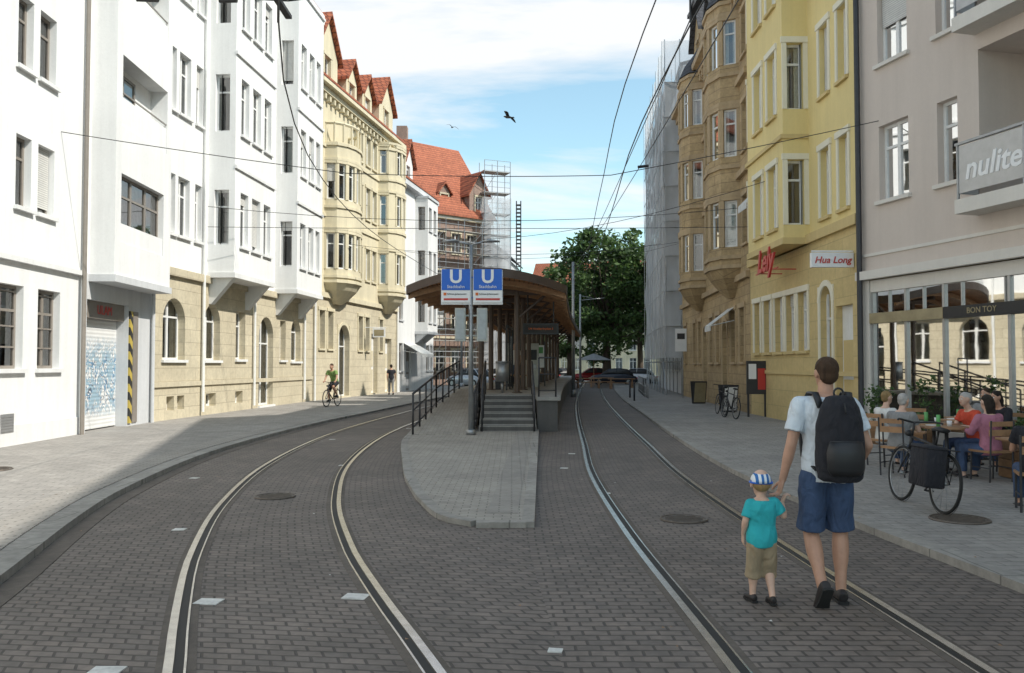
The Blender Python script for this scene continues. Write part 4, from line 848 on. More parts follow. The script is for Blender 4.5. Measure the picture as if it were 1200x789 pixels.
# --- right yellow house
F=Fac((8.4,20.51),(8.4,30),-1); U=F.uy; L=F.L
b=Bld('yellow_apartment_house','yellow',base='yellowbase',trim='ochretrim',frame='framew',surr=.13,shut=.2,surrm='paletrim')
zr=[(5.75,7.6),(9.05,10.95),(12.3,14.1),(15.2,16.6)]
b.fac(F,0,L,0,5.3,[(U(21.0),U(22.1),.15,3.3,'door'),(U(22.35),U(23.2),1.0,3.9,'arch')]+rows([(U(24.2),U(25.0)),(U(25.3),U(26.1)),(U(26.4),U(27.2)),(U(27.6),U(28.4)),(U(28.8),U(29.5))],[(2.2,3.9)]),0,1)
b.fac(F,0,L,5.3,17.6,rows([(U(21.15),U(21.75)),(U(22.4),U(23.05)),(U(28.2),U(29.2))],zr),0,0)
F.box(b.tr,0,L,5.2,5.45,0,.12); F.box(b.tr,0,L,1.5,1.62,0,.05); F.box(b.tr,0,L,17.3,17.7,0,.6)
b.bay(F,U(24.0),U(27.6),5.3,17.0,.72,rows([(U(24.6),U(25.4)),(U(26.0),U(26.8))],zr),[(.13,.60,a,c,'nosill') for a,c in zr],corbel=0)
F.box(b.tr,U(24.0)-.06,U(27.6)+.06,8.2,8.32,.0,.80)
text('Lely',(7.62,25.6,4.9),(0,-1,0),(0,0,1),.95,M['red'],b.root,'red_lettering',.03,shear=.3,off=.02)
br=MB(); br.box((7.66,25.6,4.60),(.03,2.2,.03)); br.box((8.0,25.0,4.60),(.7,.03,.03)); br.box((8.0,26.3,4.60),(.7,.03,.03)); br.build('sign_bracket',b.root,[M['red']])
b.shell(F,0,L,17.6,12); b.roof(F,0,L,17.65,3.4,12); b.finish()
sg=empty('shop_sign',(7.86,20.9,4.36)); a=MB(); a.box((0,0,0),(1.04,.12,.36)); a.cyl((-.5,0,.22),(.53,0,.22),.02); a.build('panel',sg,[M['signwhite']],bevel=.01)
text('Hua Long',(7.86,20.83,4.35),(1,0,0),(0,0,1),.23,M['red'],sg,shear=.25,off=.003)
# --- right brown sandstone house
F=Fac((8.4,30.01),(FRx(48),48),-1); U=F.uy; L=F.L
b=Bld('brown_sandstone_house','brown',base='brown',trim='browntrim',frame='framew',roof='roofgrey',surr=.14,shut=.1)
zr=[(6.2,7.95),(9.6,11.4),(13.1,14.8)]
b.fac(F,0,L,0,5.0,rows([(1.0+1.7*k,1.9+1.7*k) for k in (0,1,3,4,6,7,9)],[(1.9,3.9)])+[(4.4,5.5,.15,3.6,'arch'),(9.4,10.6,.15,3.6,'arch')],0,1,dep=.3)
cols=[(.3,1.1),(5.4,6.2),(7.0,7.8),(8.3,9.1),(13.0,13.7),(14.3,15.0),(15.9,16.7)]
b.fac(F,0,L,5.0,16,rows(cols,zr),0,0,dep=.28)
for z in (4.9,8.7,12.2): F.box(b.tr,0,L,z,z+.22,0,.16)
F.box(b.tr,-.05,L+.05,15.7,16.0,0,.55);F.box(b.tr,-.05,L+.05,15.4,15.7,0,.3)
for k in range(int(L/.7)): F.box(b.tr,.2+k*.7,.42+k*.7,15.05,15.4,0,.28)
b.polybay(F,1.6,4.8,5.4,15.6,1.0,zr,top=True); b.polybay(F,9.7,12.6,5.4,15.6,1.0,zr,top=True)
b.shell(F,0,L,16,12); b.roof(F,0,L,16,4.5,12,.5)
gable(b,F,3.2,1.5,16,2.0,20.5); gable(b,F,11.2,1.4,16,1.8,19.8); gable(b,F,7.3,.8,16,1.3,18.4)
b.finish()
# --- right scaffolded building in nets
F=Fac((FRx(48.3)+.2,48.4),(FRx(48)+1.9,66),-1); b=Bld('scaffolded_house','lightgrey',trim='white2',roof='roofgrey'); L=F.L
b.fac(F,0,L,0,19,rows([(1+2.1*k,2+2.1*k) for k in range(8)],[(1.5,3.3),(5,6.8),(8.5,10.3),(12,13.8),(15.3,17)]),0,0); b.shell(F,0,L,19,12); b.roof(F,0,L,19,1.5,12,.2); b.finish()
scaffold('netted_scaffold',F,L,19.5,.2,.85,2.5,2,(2.2,20.4))
F=Fac((12.2,68),(19,92),-1); b=Bld('townhouse','cream',trim='white2'); L=F.L
b.fac(F,0,L,0,14,rows([(1+2.4*k,2.1+2.4*k) for k in range(9)],[(1,3),(4.5,6.3),(7.8,9.5),(11,12.6)]),0,0); b.shell(F,0,L,14,10); b.roof(F,0,L,14,4,10); b.finish()
# ---------------------------------------------------------------- platform
pl=empty('tram_platform')
pL=lambda y:cL(y)+1.33
pR=lambda y:cR(y)-1.33
def slab(mb,fa,fb,y0,y1,zb,zt,dy=1.0,m=0):
    n=max(1,int((y1-y0)/dy)); rings=[]
    for i in range(n+1):
        y=y0+(y1-y0)*i/n; a=zt(y) if callable(zt) else zt
        rings.append([(fa(y),y,zb),(fb(y),y,zb),(fb(y),y,a),(fa(y),y,a)])
    mb.loft(rings,m,True)
mb=MB()
slab(mb,pL,pR,31,68,-.01,PZ-.1); slab(mb,lambda y:-.88,pR,24.7,30.99,-.01,PZ-.1)
slab(mb,lambda y:.68,pR,22.9,24.69,-.01,PZ-.1)
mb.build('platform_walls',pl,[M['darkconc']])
mb=MB(); slab(mb,lambda y:pL(y)-.08,lambda y:pR(y)+.08,31,68,PZ-.097,PZ); slab(mb,lambda y:-.9,lambda y:pR(y)+.08,24.68,30.99,PZ-.097,PZ); slab(mb,lambda y:.66,lambda y:pR(y)+.08,22.85,24.67,PZ-.097,PZ)
mb.build('platform_deck',pl,[M['concrete']])
mb=MB()
slab(mb,lambda y:pL(y)+.12,lambda y:-.98,21.2,30.98,-.01,lambda y:.07+(PZ-.08)*min(1,(y-21.2)/9.6))
mb.build('ramp',pl,[M['paveplat']])
mb=MB()
for k in range(6):
    z=.05+.147*(k+1); zb=0 if k==0 else z-.147; i_=.001*k
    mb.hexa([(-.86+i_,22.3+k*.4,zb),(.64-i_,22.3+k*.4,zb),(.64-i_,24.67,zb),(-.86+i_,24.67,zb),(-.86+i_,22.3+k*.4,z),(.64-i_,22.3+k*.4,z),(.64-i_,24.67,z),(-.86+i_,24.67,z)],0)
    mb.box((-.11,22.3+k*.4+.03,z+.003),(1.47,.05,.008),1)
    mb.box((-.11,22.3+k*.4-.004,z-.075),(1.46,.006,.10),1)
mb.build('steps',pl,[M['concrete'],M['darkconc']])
def railing(mb,pts,h=1.0,post=1.2,r=.024,bars=2):
    for i in range(len(pts)-1):
        a=V(pts[i]);c=V(pts[i+1]); n=max(1,int(round((c-a).length/post)))
        for k in range(n+1): p=a.lerp(c,k/n); mb.cyl(p,p+V((0,0,h)),r,n=6)
        for q in range(bars): hh=h*(1-q*.42); mb.cyl(a+V((0,0,hh)),c+V((0,0,hh)),r*(1.15 if q==0 else .8),n=6)
rl=MB()
rp=lambda y:.07+(PZ-.08)*min(1,max(0,(y-21.2)/9.6))
railing(rl,[(pL(21.2)+.16,21.2,rp(21.2)),(pL(26)+.16,26,rp(26)),(pL(30.9)+.16,30.9,rp(30.9))],1.0,1.2,.026,3)
railing(rl,[(-.95,21.4,.07),(-.95,24.7,rp(24.7)),(-.95,30.9,rp(30.9))],1.0,1.2,.026,3)
railing(rl,[(-.78,22.2,.06),(-.78,24.9,PZ)],.95,.9,.026,2); railing(rl,[(.58,22.2,.06),(.58,24.9,PZ)],.95,.9,.026,2)
railing(rl,[(.72,22.95,PZ),(pR(23)-.05,22.95,PZ)],1.05,.6,.022,3)
rl.build('railings',pl,[M['darkmetal']],True)
cn=empty('platform_canopy'); cy0,cy1=24.6,60
CW=2.3
ctr=lambda y:(pL(y)+pR(y))/2-.12
def ring(y,th):
    r=[]
    for j in range(13):
        k=-1+2*j/12; x=ctr(y)+k*CW; z=4.30-.42*abs(k)**1.8; r.append((x,y,z+th))
    return r
top=MB();sof=MB();rb=MB();fa=MB()
ys=[24.6+ (cy1-24.6)*i/24 for i in range(25)]
def rr(y,th,first):
    q=ring(y,th)
    if first: q=[(x,yy-(.9*(1-((j-6)/6)**2)),z) for j,(x,yy,z) in enumerate(q)]
    return q
top.loft([rr(y,.17,i==0) for i,y in enumerate(ys)],0,False,False); sof.loft([rr(y,0,i==0) for i,y in enumerate(ys)],0,False,False)
for i,y in enumerate(ys[:-1]):
    for j in (0,12):
        a=rr(y,.19,i==0)[j];c=rr(ys[i+1],.19,False)[j];dz=.25; fa.hexa([(a[0]-.03,a[1],a[2]-dz),(a[0]+.03,a[1],a[2]-dz),(c[0]+.03,c[1],c[2]-dz),(c[0]-.03,c[1],c[2]-dz),(a[0]-.03,a[1],a[2]),(a[0]+.03,a[1],a[2]),(c[0]+.03,c[1],c[2]),(c[0]-.03,c[1],c[2])])
fr0=rr(ys[0],0,True)
for j in range(12):
    a=fr0[j];c=fr0[j+1]; fa.hexa([(a[0],a[1]-.04,a[2]-.04),(c[0],c[1]-.04,c[2]-.04),(c[0],c[1]+.02,c[2]-.04),(a[0],a[1]+.02,a[2]-.04),(a[0],a[1]-.04,a[2]+.2),(c[0],c[1]-.04,c[2]+.2),(c[0],c[1]+.02,c[2]+.2),(a[0],a[1]+.02,a[2]+.2)])
y=cy0+.2
while y<cy1-.5:
    q=ring(y,-.02)
    for j in range(12):
        a=q[j];c=q[j+1]; rb.hexa([(a[0],y-.05,a[2]-.16),(c[0],y-.05,c[2]-.16),(c[0],y+.05,c[2]-.16),(a[0],y+.05,a[2]-.16),(a[0],y-.05,a[2]),(c[0],y-.05,c[2]),(c[0],y+.05,c[2]),(a[0],y+.05,a[2])])
    y+=1.15
top.build('roof_skin',cn,[M['metal']],True); sof.build('soffit',cn,[M['soffit']],True); rb.build('ribs',cn,[M['wood']]); fa.build('fascia',cn,[M['redmetal']])
cols=MB()
y=26.0
while y<cy1-1:
    for s in (-.55,.55):
        x=ctr(y)+s+.25; cols.cyl((x,y,PZ),(x,y,4.05),.085,n=10)
        cols.cyl((x,y,3.2),(x+s*1.7,y,3.98),.045,n=6); cols.cyl((x,y,PZ),(x,y,PZ+.03),.16,n=10)
    cols.box((ctr(y),y,4.0),(3.2,.12,.16))
    y+=3.2
cols.cyl((ctr(25),25,4.06),(ctr(59),59,4.06),.07,n=6)
cols.build('columns',cn,[M['redmetal']])
sh=empty('platform_shelter'); a=MB();gg=MB()
for y0 in (29,33,37,41,45):
    x0=ctr(y0)+.25; x1=ctr(y0+2.6)+.25
    for yy,xx in ((y0,x0),(y0+1.3,(x0+x1)/2),(y0+2.6,x1)): a.box((xx,yy,PZ+1.1),(.06,.06,2.2))
    a.hexa([(x0-.03,y0,PZ+2.15),(x0+.03,y0,PZ+2.15),(x1+.03,y0+2.6,PZ+2.15),(x1-.03,y0+2.6,PZ+2.15),(x0-.03,y0,PZ+2.22),(x0+.03,y0,PZ+2.22),(x1+.03,y0+2.6,PZ+2.22),(x1-.03,y0+2.6,PZ+2.22)])
    gg.poly([(x0,y0,PZ+.2),(x1,y0+2.6,PZ+.2),(x1,y0+2.6,PZ+2.1),(x0,y0,PZ+2.1)])
    for sgn in (-.35,.35):
        a.box(((x0+x1)/2+sgn,y0+1.3,PZ+.45),(.4,1.9,.05),1)
        for q in (-.8,.8): a.box(((x0+x1)/2+sgn,y0+1.3+q,PZ+.22),(.3,.05,.43))
a.build('frames',sh,[M['darkmetal'],M['wood']]); gg.build('glazing',sh,[M['glass']])
dx_=ctr(26.5)+1.5
dp=empty('departure_display',(dx_,26.4,2.9)); a=MB(); a.box((0,0,0),(1.1,.2,.34)); a.box((0,-.105,0),(1.0,.01,.24),1); a.cyl((-.4,0,.18),(-.4,0,1.05),.025);a.cyl((.4,0,.18),(.4,0,.85),.025); a.build('housing',dp,[M['black'],M['dark']],bevel=.01)
text('U4 Hoelderlinplatz 3',(dx_,26.28,2.9),(1,0,0),(0,0,1),.09,M['orange'],dp)
tm=empty('ticket_machine',(.75,33.6,PZ)); a=MB(); a.box((0,0,.85),(.6,.45,1.7)); a.box((0,-.23,1.25),(.44,.02,.4),1); a.box((0,-.23,.8),(.4,.02,.2),2); a.build('cabinet',tm,[M['signalgrey'],M['black'],M['metal']],bevel=.02)
ib=empty('info_board',(1.0,34.4,PZ)); a=MB(); a.box((-.32,0,.9),(.05,.05,1.8));a.box((.32,0,.9),(.05,.05,1.8));a.box((0,0,1.2),(.6,.05,.9),1);a.box((0,-.03,1.2),(.5,.01,.75),2);a.box((0,-.04,1.45),(.5,.005,.25),3); a.build('board',ib,[M['darkmetal'],M['signwhite'],M['signwhite'],M['green']])
lb=empty('litter_bin',(-.3,26.2,PZ)); a=MB(); a.cyl((0,0,.35),(0,0,.95),.2,n=16); a.cyl((0,0,0),(0,0,.4),.04); a.torus((0,0,.95),.2,.02,'Z',16,5); a.build('bin',lb,[M['metal']],True)
mt=empty('station_sign_mast',(-1.02,21.2,.06)); a=MB(); a.cyl((0,0,0),(0,0,4.72),.065,.05,n=12); a.cyl((0,0,0),(0,0,.12),.12,n=12); a.build('pole',mt,[M['metal']],True)
a=MB()
for i,x in enumerate((-.37,.42)):
    a.box((x,-.09,3.84),(.70,.05,.52),0); a.box((x,-.09,3.42),(.70,.05,.30),1); a.box((x,-.118,3.35),(.60,.006,.05),2); a.box((x-.27,-.118,3.48),(.07,.006,.07),3)
    a.box((x,-.06,3.65),(.74,.02,.86),1)
a.cyl((-.7,-.03,3.9),(.75,-.03,3.9),.02);a.cyl((-.7,-.03,3.4),(.75,-.03,3.4),.02)
a.build('sign_panels',mt,[M['blue'],M['signwhite'],M['red'],M['orange']])
for x in (-.37,.42):
    text('U',(-1.02+x,21.2-.122,3.96),(1,0,0),(0,0,1),.46,M['signwhite'],mt,'u_letter',off=.012)
    text('Stadtbahn',(-1.02+x,21.2-.122,3.72),(1,0,0),(0,0,1),.11,M['signwhite'],mt,'sign_text')
    text('Schloss-Johannesstr.',(-1.02+x+.03,21.2-.122,3.54),(1,0,0),(0,0,1),.06,M['black'],mt,'sign_text')
a=MB(); 
for s in (-1,1):
    a.cyl((0,0,4.72),(s*.35,0,4.80),.025,n=8); a.limb([(s*.3,0,4.80),(s*.45,0,4.82),(s*.72,0,4.80)],[(.04,.03),(.12,.045),(.05,.02)],10,0,(0,1,0))
a.build('lamp_head',mt,[M['metal']],True)
a=MB()
for x in (-.26,.28):
    a.box((x,-.05,2.72),(.26,.20,.82),0); a.cyl((x,.12,2.95),(x,.05,2.95),.09,n=14,m=1);a.cyl((x,.12,2.7),(x,.05,2.7),.09,n=14,m=1);a.cyl((x,.12,2.46),(x,.05,2.46),.09,n=14,m=1); a.box((x*.5,0,2.95),(abs(x),.04,.04),0);a.box((x*.5,0,2.45),(abs(x),.04,.04),0); a.box((x,-.155,2.72),(.20,.01,.74),2)
a.build('signal_boxes',mt,[M['signalgrey'],M['black'],M['metal']],bevel=.02)
def mast(name,x,y,h,r=.11,arm=None):
    e=empty(name,(x,y,0)); a=MB(); a.cyl((0,0,0),(0,0,h),r,r*.75,n=12); a.cyl((0,0,0),(0,0,.4),r*1.5,n=12)
    if arm: a.cyl((0,0,h-.5),(arm,0,h-.3),.035,n=6); a.cyl((0,0,h-.1),(arm*.6,0,h-.36),.02,n=6)
    a.build('pole',e,[M['metal']],True)
mast('catenary_mast',3.45,48,7.6,.1); mast('catenary_mast',5.6,70,7.6,.1,2); mast('catenary_mast',-3.9,66,8,.1)
# ---------------------------------------------------------------- overhead wires
ow=empty('overhead_wires'); a=MB()
def wirep(p,q,sag=.0,r=.010,n=10):
    p=V(p);q=V(q); pts=[p.lerp(q,i/n)-V((0,0,sag*4*(i/n)*(1-i/n))) for i in range(n+1)]; a.limb(pts,[r]*(n+1),5)
for f in (cL,cR):
    pts=[(f(y),y,5.5) for y in range(1,90,2)]; a.limb(pts,[.010]*len(pts),5)
pts=[(cR(y)-.25,y,6.1) for y in range(1,80,2)]; a.limb(pts,[.009]*len(pts),5)
wirep((2.9,9,6.5),(3.45,48,7.3),.25,.009); wirep((2.2,8.9,6.15),(3.45,48,6.6),.1,.008); wirep((3.45,48,7.4),(9.1,44,8.2),.1,.009)
wirep((-10.7,20,7.3),(cL(20),20.2,6.35),.03); wirep((cL(20),20.2,6.35),(cR(20),20.4,6.35),.05); wirep((cR(20),20.4,6.35),(8.6,19.8,7.5),.03)
wirep((-10.4,29,7.2),(8.3,29,7.2),.5); wirep((-10.4,29,6.5),(8.3,29,6.5),.06)
wirep((-9,43,8.0),(9.2,42,8.0),.7); wirep((-10,10,6.6),(cL(9),9.4,5.85),.03,.012); wirep((cL(9),9.4,5.85),(-2.2,8.0,5.5),0,.012)
wirep((-1.5,38,7.4),(9.0,24.0,7.6),.5); wirep((-7.0,52,8.8),(8.6,49,8.8),.7)
wirep((cL(9),9.4,5.85),(2.6,8.9,6.2),.0,.012);wirep((2.6,8.9,6.2),(11.3,9,6.8),.03,.012)
a.build('wires',ow,[M['wire']])
a=MB()
for p,q in (((-4.3,9.65,5.98),(-4.05,9.62,5.96)),((-3.3,9.5,5.9),(-3.1,9.47,5.89)),((-8.2,10,6.38),(-8,10,6.35)),((3.0,20.2,6.5),(3.25,20.2,6.53))):
    a.cyl(p,q,.035,n=8)
for f in (cL,cR): a.box((f(9.2)+.05,9.2,5.68),(.07,.5,.04)); a.cyl((f(9.2),9.2,5.52),(f(9.2),9.2,5.9),.015,n=5)
a.build('insulators',ow,[M['black']])
# ---------------------------------------------------------------- trees
def leafmat(name,c):
    m,nt,b=nmat(name); r=N(nt,'ShaderNodeRGB'); r.outputs[0].default_value=rgba(c); o=grime(nt,r.outputs[0],.35,(1.3,1.3,1.3),3); LK(nt,o,b.inputs['Base Color']); b.inputs['Roughness'].default_value=.55
    tl=N(nt,'ShaderNodeBsdfTranslucent'); LK(nt,o,tl.inputs[0]); mx=N(nt,'ShaderNodeMixShader'); mx.inputs[0].default_value=.35; LK(nt,b.outputs[0],mx.inputs[1]); LK(nt,tl.outputs[0],mx.inputs[2]); LK(nt,mx.outputs[0],nt.nodes['Material Output'].inputs[0])
    return m
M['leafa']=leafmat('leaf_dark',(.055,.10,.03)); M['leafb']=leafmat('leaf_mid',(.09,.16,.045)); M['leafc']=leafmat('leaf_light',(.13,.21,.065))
def leafclump(mb,c,r,n,ls):
    for i in range(n):
        d=V((random.gauss(0,1),random.gauss(0,1),random.gauss(0,1))).normalized()*r*random.random()**.45; d.z*=.75
        p=c+d; a=V((random.uniform(-1,1),random.uniform(-1,1),random.uniform(-.6,.6))).normalized(); b=V((random.uniform(-1,1),random.uniform(-1,1),random.uniform(-1,1))); b=(b-a*b.dot(a)).normalized()
        s=ls*random.uniform(.6,1.3); w=s*.55
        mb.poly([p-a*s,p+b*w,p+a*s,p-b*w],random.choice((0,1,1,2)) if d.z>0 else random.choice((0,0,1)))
def tree(name,x,y,H,R,n=110,per=95,ls=.24,trunk=.32,seed=1):
    random.seed(seed); e=empty(name,(x,y,0)); t=MB(); lf=MB(); h0=H*.26
    t.limb([(0,0,0),(.05,0,h0*.5),(0,.1,h0),(.1,0,H*.55),(0,0,H*.85)],[trunk*1.3,trunk,trunk*.85,trunk*.45,.05],10)
    cz=H*.6; rz=H*.41
    for i in range(n):
        while True:
            d=V((random.uniform(-1,1),random.uniform(-1,1),random.uniform(-1,1)))
            if .25<d.length<1: break
        k=1+.28*noise.noise(d*1.7+V((seed,0,0)))
        c=V((d.x*R*k,d.y*R*k,cz+d.z*rz*k))
        if d.z<-.5: c.x*=.7;c.y*=.7
        if i%3==0: 
            s=V((0,0,min(c.z-1,h0+random.uniform(0,H*.3)))); mdl=s.lerp(c,.5)+V((0,0,-.3)); t.limb([s,mdl,c],[trunk*.3,trunk*.16,.03],6)
        leafclump(lf,c,R*random.uniform(.16,.27),per,ls)
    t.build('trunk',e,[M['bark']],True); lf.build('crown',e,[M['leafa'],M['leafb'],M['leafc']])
tree('plane_tree',9.3,84,15.2,5.7,150,95,.25,.4,3)
tree('plane_tree',6.2,92,13.5,4.0,70,80,.27,.3,5)
tree('plane_tree',15,100,16,6,60,70,.36,.35,6)
tree('street_tree',3.5,128,12,5,50,60,.4,.3,8)
tree('street_tree',-3,140,14,6,45,60,.45,.3,9)
hl=MB(); n=60; prof=[]
for i in range(n+1):
    x=-900+1800*i/n; h=38+26*noise.noise(V((i*.13,0,0)))+8*noise.noise(V((i*.6,3,0))); prof.append((x,h))
hl.loft([[(x,600,-1) for x,h in prof],[(x,680,h*.6) for x,h in prof],[(x,820,h) for x,h in prof],[(x,1100,h*.9) for x,h in prof]],0,False,False); hl.build('hill',None,[M['leafb']],True)
# ---------------------------------------------------------------- street furniture & plants
def potplant(x,y,h=1.1,z=PH,r=.22,seed=1):
    random.seed(seed); e=empty('potted_plant',(x,y,z)); a=MB(); a.limb([(0,0,0),(0,0,.36),(0,0,.40)],[r*.75,r,r*1.08],14); a.build('pot',e,[M['planter']],True); l=MB()
    for k in range(9):
        c=V((random.uniform(-.2,.2),random.uniform(-.2,.2),random.uniform(.5,h))); l.cyl((0,0,.38),c,.008,.004,n=4,m=0); leafclump(l,c,.2,30,.05)
    l.build('leaves',e,[M['leafa'],M['leafb'],M['leafc']])
for i,(x,y,h) in enumerate([(8.3,17.3,1.4),(8.0,18.6,1.2),(9.3,14.8,1.3),(9.9,12.9,1.1)]): potplant(x,y,h,seed=i+20)
pb=empty('wooden_planter',(7.95,12.9,PH)); a=MB()
for k in range(5): a.box((0,-.3,.08+k*.14),(.9,.04,.13));a.box((0,.3,.08+k*.14),(.9,.04,.13));a.box((-.45,0,.08+k*.14),(.04,.56,.13));a.box((.45,0,.08+k*.14),(.04,.56,.13))
a.box((0,0,.6),(.86,.56,.04),1); l=MB(); random.seed(4)
for k in range(8): leafclump(l,V((random.uniform(-.4,.4),random.uniform(-.2,.2),random.uniform(.68,.85))),.14,30,.04)
a.build('box',pb,[M['planter'],M['bark']]); l.build('plants',pb,[M['leafa'],M['leafb'],M['leafc']])
random.seed(5)
def aboard(x,y,yaw=0,m='signwhite'):
    e=empty('advertising_board',(x,y,PH),yaw); a=MB()
    for s in (-1,1):
        R=Matrix.Rotation(s*.18,3,'X'); a.box((0,s*-.12,.5),(.6,.03,1.0),0,R); a.box((0,s*-.14,.5),(.52,.02,.88),1,R)
    a.build('board',e,[M['darkmetal'],M[m]])
aboard(7.9,31.2,.2); aboard(8.3,38,.2,'brass')
nb=empty('notice_board',(8.1,28.3,PH)); a=MB(); a.box((0,0,1.3),(.65,.12,1.1));a.box((-.15,-.065,1.5),(.25,.01,.5),1);a.box((.15,-.065,1.25),(.25,.01,.7),2);a.box((-.28,0,.4),(.06,.06,.8));a.box((.28,0,.4),(.06,.06,.8)); a.build('panel',nb,[M['darkmetal'],M['signwhite'],M['red']])
ns=empty('parking_sign',(9.0,45,0)); a=MB(); a.cyl((0,0,0),(0,0,3.9),.035); a.box((-.1,-.05,3.1),(.6,.03,1.2),1); a.box((-.1,-.07,3.3),(.4,.01,.3),2); a.build('sign',ns,[M['metal'],M['signwhite'],M['darkmetal']])
for y in (41,45):
    e=empty('bollard',(kR(y)+.45,y,PH)); a=MB(); a.cyl((0,0,0),(0,0,.85),.045,n=10); a.sph((0,0,.85),.05,10,6); a.build('post',e,[M['darkmetal']],True)
fn=empty('pavement_railing'); a=MB(); railing(a,[(7.0,44,PH),(7.3,47.5,PH),(8.3,56,PH)],1.0,1.4,.025,3); a.build('rails',fn,[M['metal']],True)
hs=empty('hanging_sign',(FLx(48)+.9,48,3.6)); a=MB(); a.box((0,0,0),(.7,.1,.5)); a.cyl((-.8,0,.3),(.4,0,.3),.02); a.box((0,-.056,0),(.55,.01,.35),1); a.build('sign',hs,[M['signwhite'],M['brass']])
def awning(x,y,z,w,d,yaw,m='whitecloth'):
    e=empty('awning',(x,y,z),yaw); a=MB(); a.hexa([(-w/2,0,0),(w/2,0,0),(w/2,-d,-.7),(-w/2,-d,-.7),(-w/2,0,.03),(w/2,0,.03),(w/2,-d,-.67),(-w/2,-d,-.67)]); a.hexa([(-w/2,-d-.01,-.9),(w/2,-d-.01,-.9),(w/2,-d+.01,-.9),(-w/2,-d+.01,-.9),(-w/2,-d-.01,-.7),(w/2,-d-.01,-.7),(w/2,-d+.01,-.7),(-w/2,-d+.01,-.7)]); a.cyl((-w/2,0,-.5),(-w/2,-d,-.7),.015);a.cyl((w/2,0,-.5),(w/2,-d,-.7),.015); a.build('cloth',e,[M[m]])
awning(8.6,33.5,4.0,1.4,.9,-pi/2-.07); awning(8.35,28.2,7.8,1.0,.7,-pi/2); awning(FLx(57)+.02,57,3.2,3,1.2,pi/2-.17)
def car(x,y,yaw,c):
    e=empty('parked_car',(x,y,0),yaw); m=simple('car_paint',c,.25,.2,.03); b=MB()
    st=[(-2.1,.55,.78,.62,.35),(-1.95,.80,.86,.80,.25),(-1.2,.98,.87,.84,.22),(0,1.0,.88,.86,.2),(1.1,.97,.88,.85,.22),(1.8,.86,.84,.78,.25),(2.08,.62,.72,.6,.35)]
    rings=[[(-w,yy,zb),(w,yy,zb),(w*1.0,yy,(zb+zt)/2+.05),(w2,yy,zt-.06),(w2*.85,yy,zt),(-w2*.85,yy,zt),(-w2,yy,zt-.06),(-w,yy,(zb+zt)/2+.05)] for yy,zt,w,w2,zb in st]
    b.loft(rings,0,True); b.build('body',e,[m],True)
    g=MB(); st=[(-1.75,.95,.72),(-1.25,1.40,.62),(-.6,1.47,.62),(.3,1.44,.62),(1.05,.98,.72)]
    g.loft([[(-.78,yy,.85),(.78,yy,.85),(w,yy,zt-.03),(w*.8,yy,zt),(-w*.8,yy,zt),(-w,yy,zt-.03)] for yy,zt,w in st],0,True); g.build('windows',e,[M['black']],True)
    r=MB(); r.loft([[(-.56,yy,z),(.56,yy,z),(.54,yy,z+.03),(-.54,yy,z+.03)] for yy,z in ((-1.2,1.40),(-.6,1.475),(.25,1.45))],0,True)
    for sx in (-1,1):
        for p,q in (((.70,1.02,.98),(.58,.3,1.44)),((.70,-.25,.98),(.62,-.28,1.44)),((.72,-1.7,.98),(.62,-1.22,1.40))): r.cyl((sx*p[0],p[1],p[2]),(sx*q[0],q[1],q[2]),.035,n=6)
    r.build('roof',e,[m])
    w=MB()
    for sx in (-.8,.8):
        for yy in (-1.3,1.3): w.cyl((sx-.1,yy,.31),(sx+.1,yy,.31),.31,n=20); w.cyl((sx-.105,yy,.31),(sx+.105,yy,.31),.18,n=14,m=1)
    w.build('wheels',e,[M['rubber'],M['metal']])
    l=MB()
    for sx in (-.62,.62): l.box((sx,2.02,.62),(.28,.06,.12),0); l.box((sx,-2.06,.66),(.2,.05,.14),1)
    l.build('lights',e,[M['signwhite'],M['red']])
car(9.0,76,1.5,(.02,.025,.04)); car(11.5,80,1.3,(.5,.5,.52)); car(8.3,88,1.6,(.3,.02,.02)); car(-1.6,78,1.0,(.6,.6,.6)); car(5.0,96,.4,(.02,.02,.02)); car(-3.4,70,.8,(.55,.56,.58))
for (x,y) in ((5.9,66),(8.2,64),(7.2,69)):
    e=empty('beer_garden_table',(x,y,0)); a=MB(); a.box((0,0,.75),(2.0,.6,.04));
    for s in (-.6,.6): a.box((0,s,.45),(2.0,.25,.04)); 
    for sx in (-.8,.8):
        a.box((sx,0,.37),(.05,.5,.74)); 
        for s in (-.6,.6): a.box((sx,s,.22),(.05,.2,.44))
    a.build('table',e,[M['wood']])
e=empty('market_umbrella',(6.9,72,0)); a=MB(); a.cyl((0,0,0),(0,0,2.7),.03); 
rg=[[(1.5*k*cos(2*pi*j/8),1.5*k*sin(2*pi*j/8),z) for j in range(8)] for k,z in ((1,2.2),(.5,2.5),(.03,2.75))]; a.loft(rg,1,False); a.build('parasol',e,[M['wood'],M['greycloth']])
def bird(x,y,z,yaw,s):
    e=empty('pigeon',(x,y,z),yaw); e.rotation_euler=(.2,.25,yaw); a=MB()
    a.limb([V(p)*s for p in ((0,.17,.01),(0,.13,.015),(0,.05,0),(0,-.06,0),(0,-.13,.0),(0,-.22,0))],[.006*s,.024*s,.042*s,.036*s,(.022*s,.012*s),(.045*s,.004*s)],10,0,(1,0,0))
    for sx in (-1,1):
        a.loft([[V(q)*s for q in r] for r in ([(sx*.02,.06,.02),(sx*.02,-.06,.02),(sx*.02,-.0,.03)],[(sx*.15,.09,.09),(sx*.15,-.06,.08),(sx*.15,.02,.10)],[(sx*.27,.03,.06),(sx*.27,-.09,.05),(sx*.27,-.03,.065)],[(sx*.36,-.06,.01),(sx*.36,-.10,.0),(sx*.36,-.08,.01)])],0,True)
    a.build('body',e,[M['dark']],True)
bird(-.12,26,9.4,1.1,1.0); bird(-2.9,41,13.3,.4,.9)
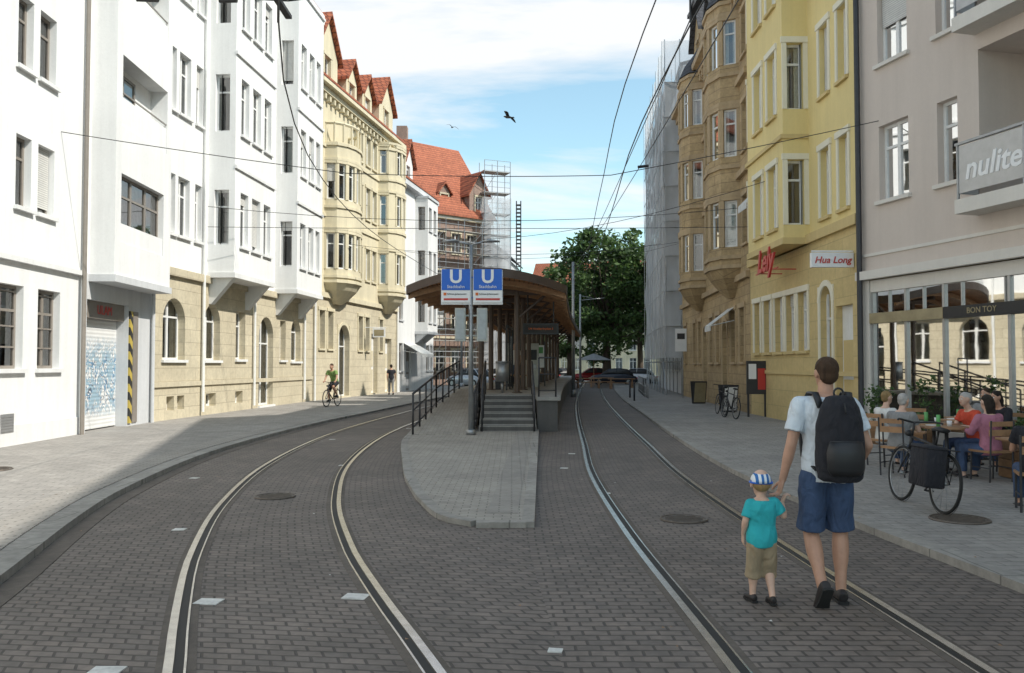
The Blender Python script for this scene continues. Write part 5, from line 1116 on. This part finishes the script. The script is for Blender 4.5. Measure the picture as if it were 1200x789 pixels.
# ---------------------------------------------------------------- light and sky
EL=46.0; sdir=V((.93,-.37,0)).normalized()
to_sun=V((sdir.x*cos(radians(EL)),sdir.y*cos(radians(EL)),sin(radians(EL))))
ld=bpy.data.lights.new('sun','SUN'); ld.energy=5.0; ld.angle=radians(.5); ld.color=(1,.955,.87); lo=bpy.data.objects.new('sun',ld); link(lo); lo.rotation_euler=to_sun.to_track_quat('Z','Y').to_euler()
W=bpy.data.worlds.new('World'); S.world=W; W.use_nodes=True; nt=W.node_tree; nt.nodes.clear()
out=N(nt,'ShaderNodeOutputWorld'); bg=N(nt,'ShaderNodeBackground'); sky=N(nt,'ShaderNodeTexSky'); sky.sky_type='NISHITA'; sky.sun_disc=False; sky.sun_elevation=radians(EL); sky.sun_rotation=math.atan2(sdir.x,sdir.y)
sky.air_density=1.0; sky.dust_density=.6; sky.ozone_density=1.0; bg.inputs['Strength'].default_value=.15
gn=N(nt,'ShaderNodeVectorMath',operation='MULTIPLY'); LK(nt,sky.outputs[0],gn.inputs[0]); gn.inputs[1].default_value=(1.5,1.75,1.5)
tcn=N(nt,'ShaderNodeTexCoord'); sp=N(nt,'ShaderNodeSeparateXYZ'); LK(nt,tcn.outputs['Generated'],sp.inputs[0])
mx_=N(nt,'ShaderNodeMath',operation='MAXIMUM'); LK(nt,sp.outputs[2],mx_.inputs[0]); mx_.inputs[1].default_value=.02
ad=N(nt,'ShaderNodeMath',operation='ADD'); LK(nt,mx_.outputs[0],ad.inputs[0]); ad.inputs[1].default_value=.12
dx=N(nt,'ShaderNodeMath',operation='DIVIDE');dy=N(nt,'ShaderNodeMath',operation='DIVIDE'); LK(nt,sp.outputs[0],dx.inputs[0]);LK(nt,ad.outputs[0],dx.inputs[1]);LK(nt,sp.outputs[1],dy.inputs[0]);LK(nt,ad.outputs[0],dy.inputs[1])
cb=N(nt,'ShaderNodeCombineXYZ'); LK(nt,dx.outputs[0],cb.inputs[0]);LK(nt,dy.outputs[0],cb.inputs[1])
mp=N(nt,'ShaderNodeMapping'); mp.inputs['Rotation'].default_value=(0,0,radians(-20)); mp.inputs['Scale'].default_value=(.75,1.5,1); mp.inputs['Location'].default_value=(.6,.4,0); LK(nt,cb.outputs[0],mp.inputs[0])
nz=N(nt,'ShaderNodeTexNoise'); nz.inputs['Scale'].default_value=1.0; nz.inputs['Detail'].default_value=8; nz.inputs['Roughness'].default_value=.55; nz.inputs['Distortion'].default_value=.5; LK(nt,mp.outputs[0],nz.inputs['Vector'])
mr=N(nt,'ShaderNodeMapRange'); mr.inputs['From Min'].default_value=.46; mr.inputs['From Max'].default_value=.62; mr.inputs['To Min'].default_value=.08; LK(nt,nz.outputs['Fac'],mr.inputs['Value'])
mxc=N(nt,'ShaderNodeMix',data_type='RGBA'); LK(nt,mr.outputs[0],mxc.inputs['Factor']); LK(nt,gn.outputs[0],mxc.inputs['A']); mxc.inputs['B'].default_value=(6.6,6.75,6.9,1)
LK(nt,mxc.outputs['Result'],bg.inputs['Color']); LK(nt,bg.outputs[0],out.inputs[0])
cd=bpy.data.cameras.new('camera'); cd.lens=30; cd.sensor_width=36; cd.clip_end=4000; co=bpy.data.objects.new('camera',cd); link(co); co.location=(0,0,1.78); co.rotation_euler=(radians(91.92),0,0); S.camera=co
S.view_settings.view_transform='Standard'; S.view_settings.look='None'; S.view_settings.exposure=0
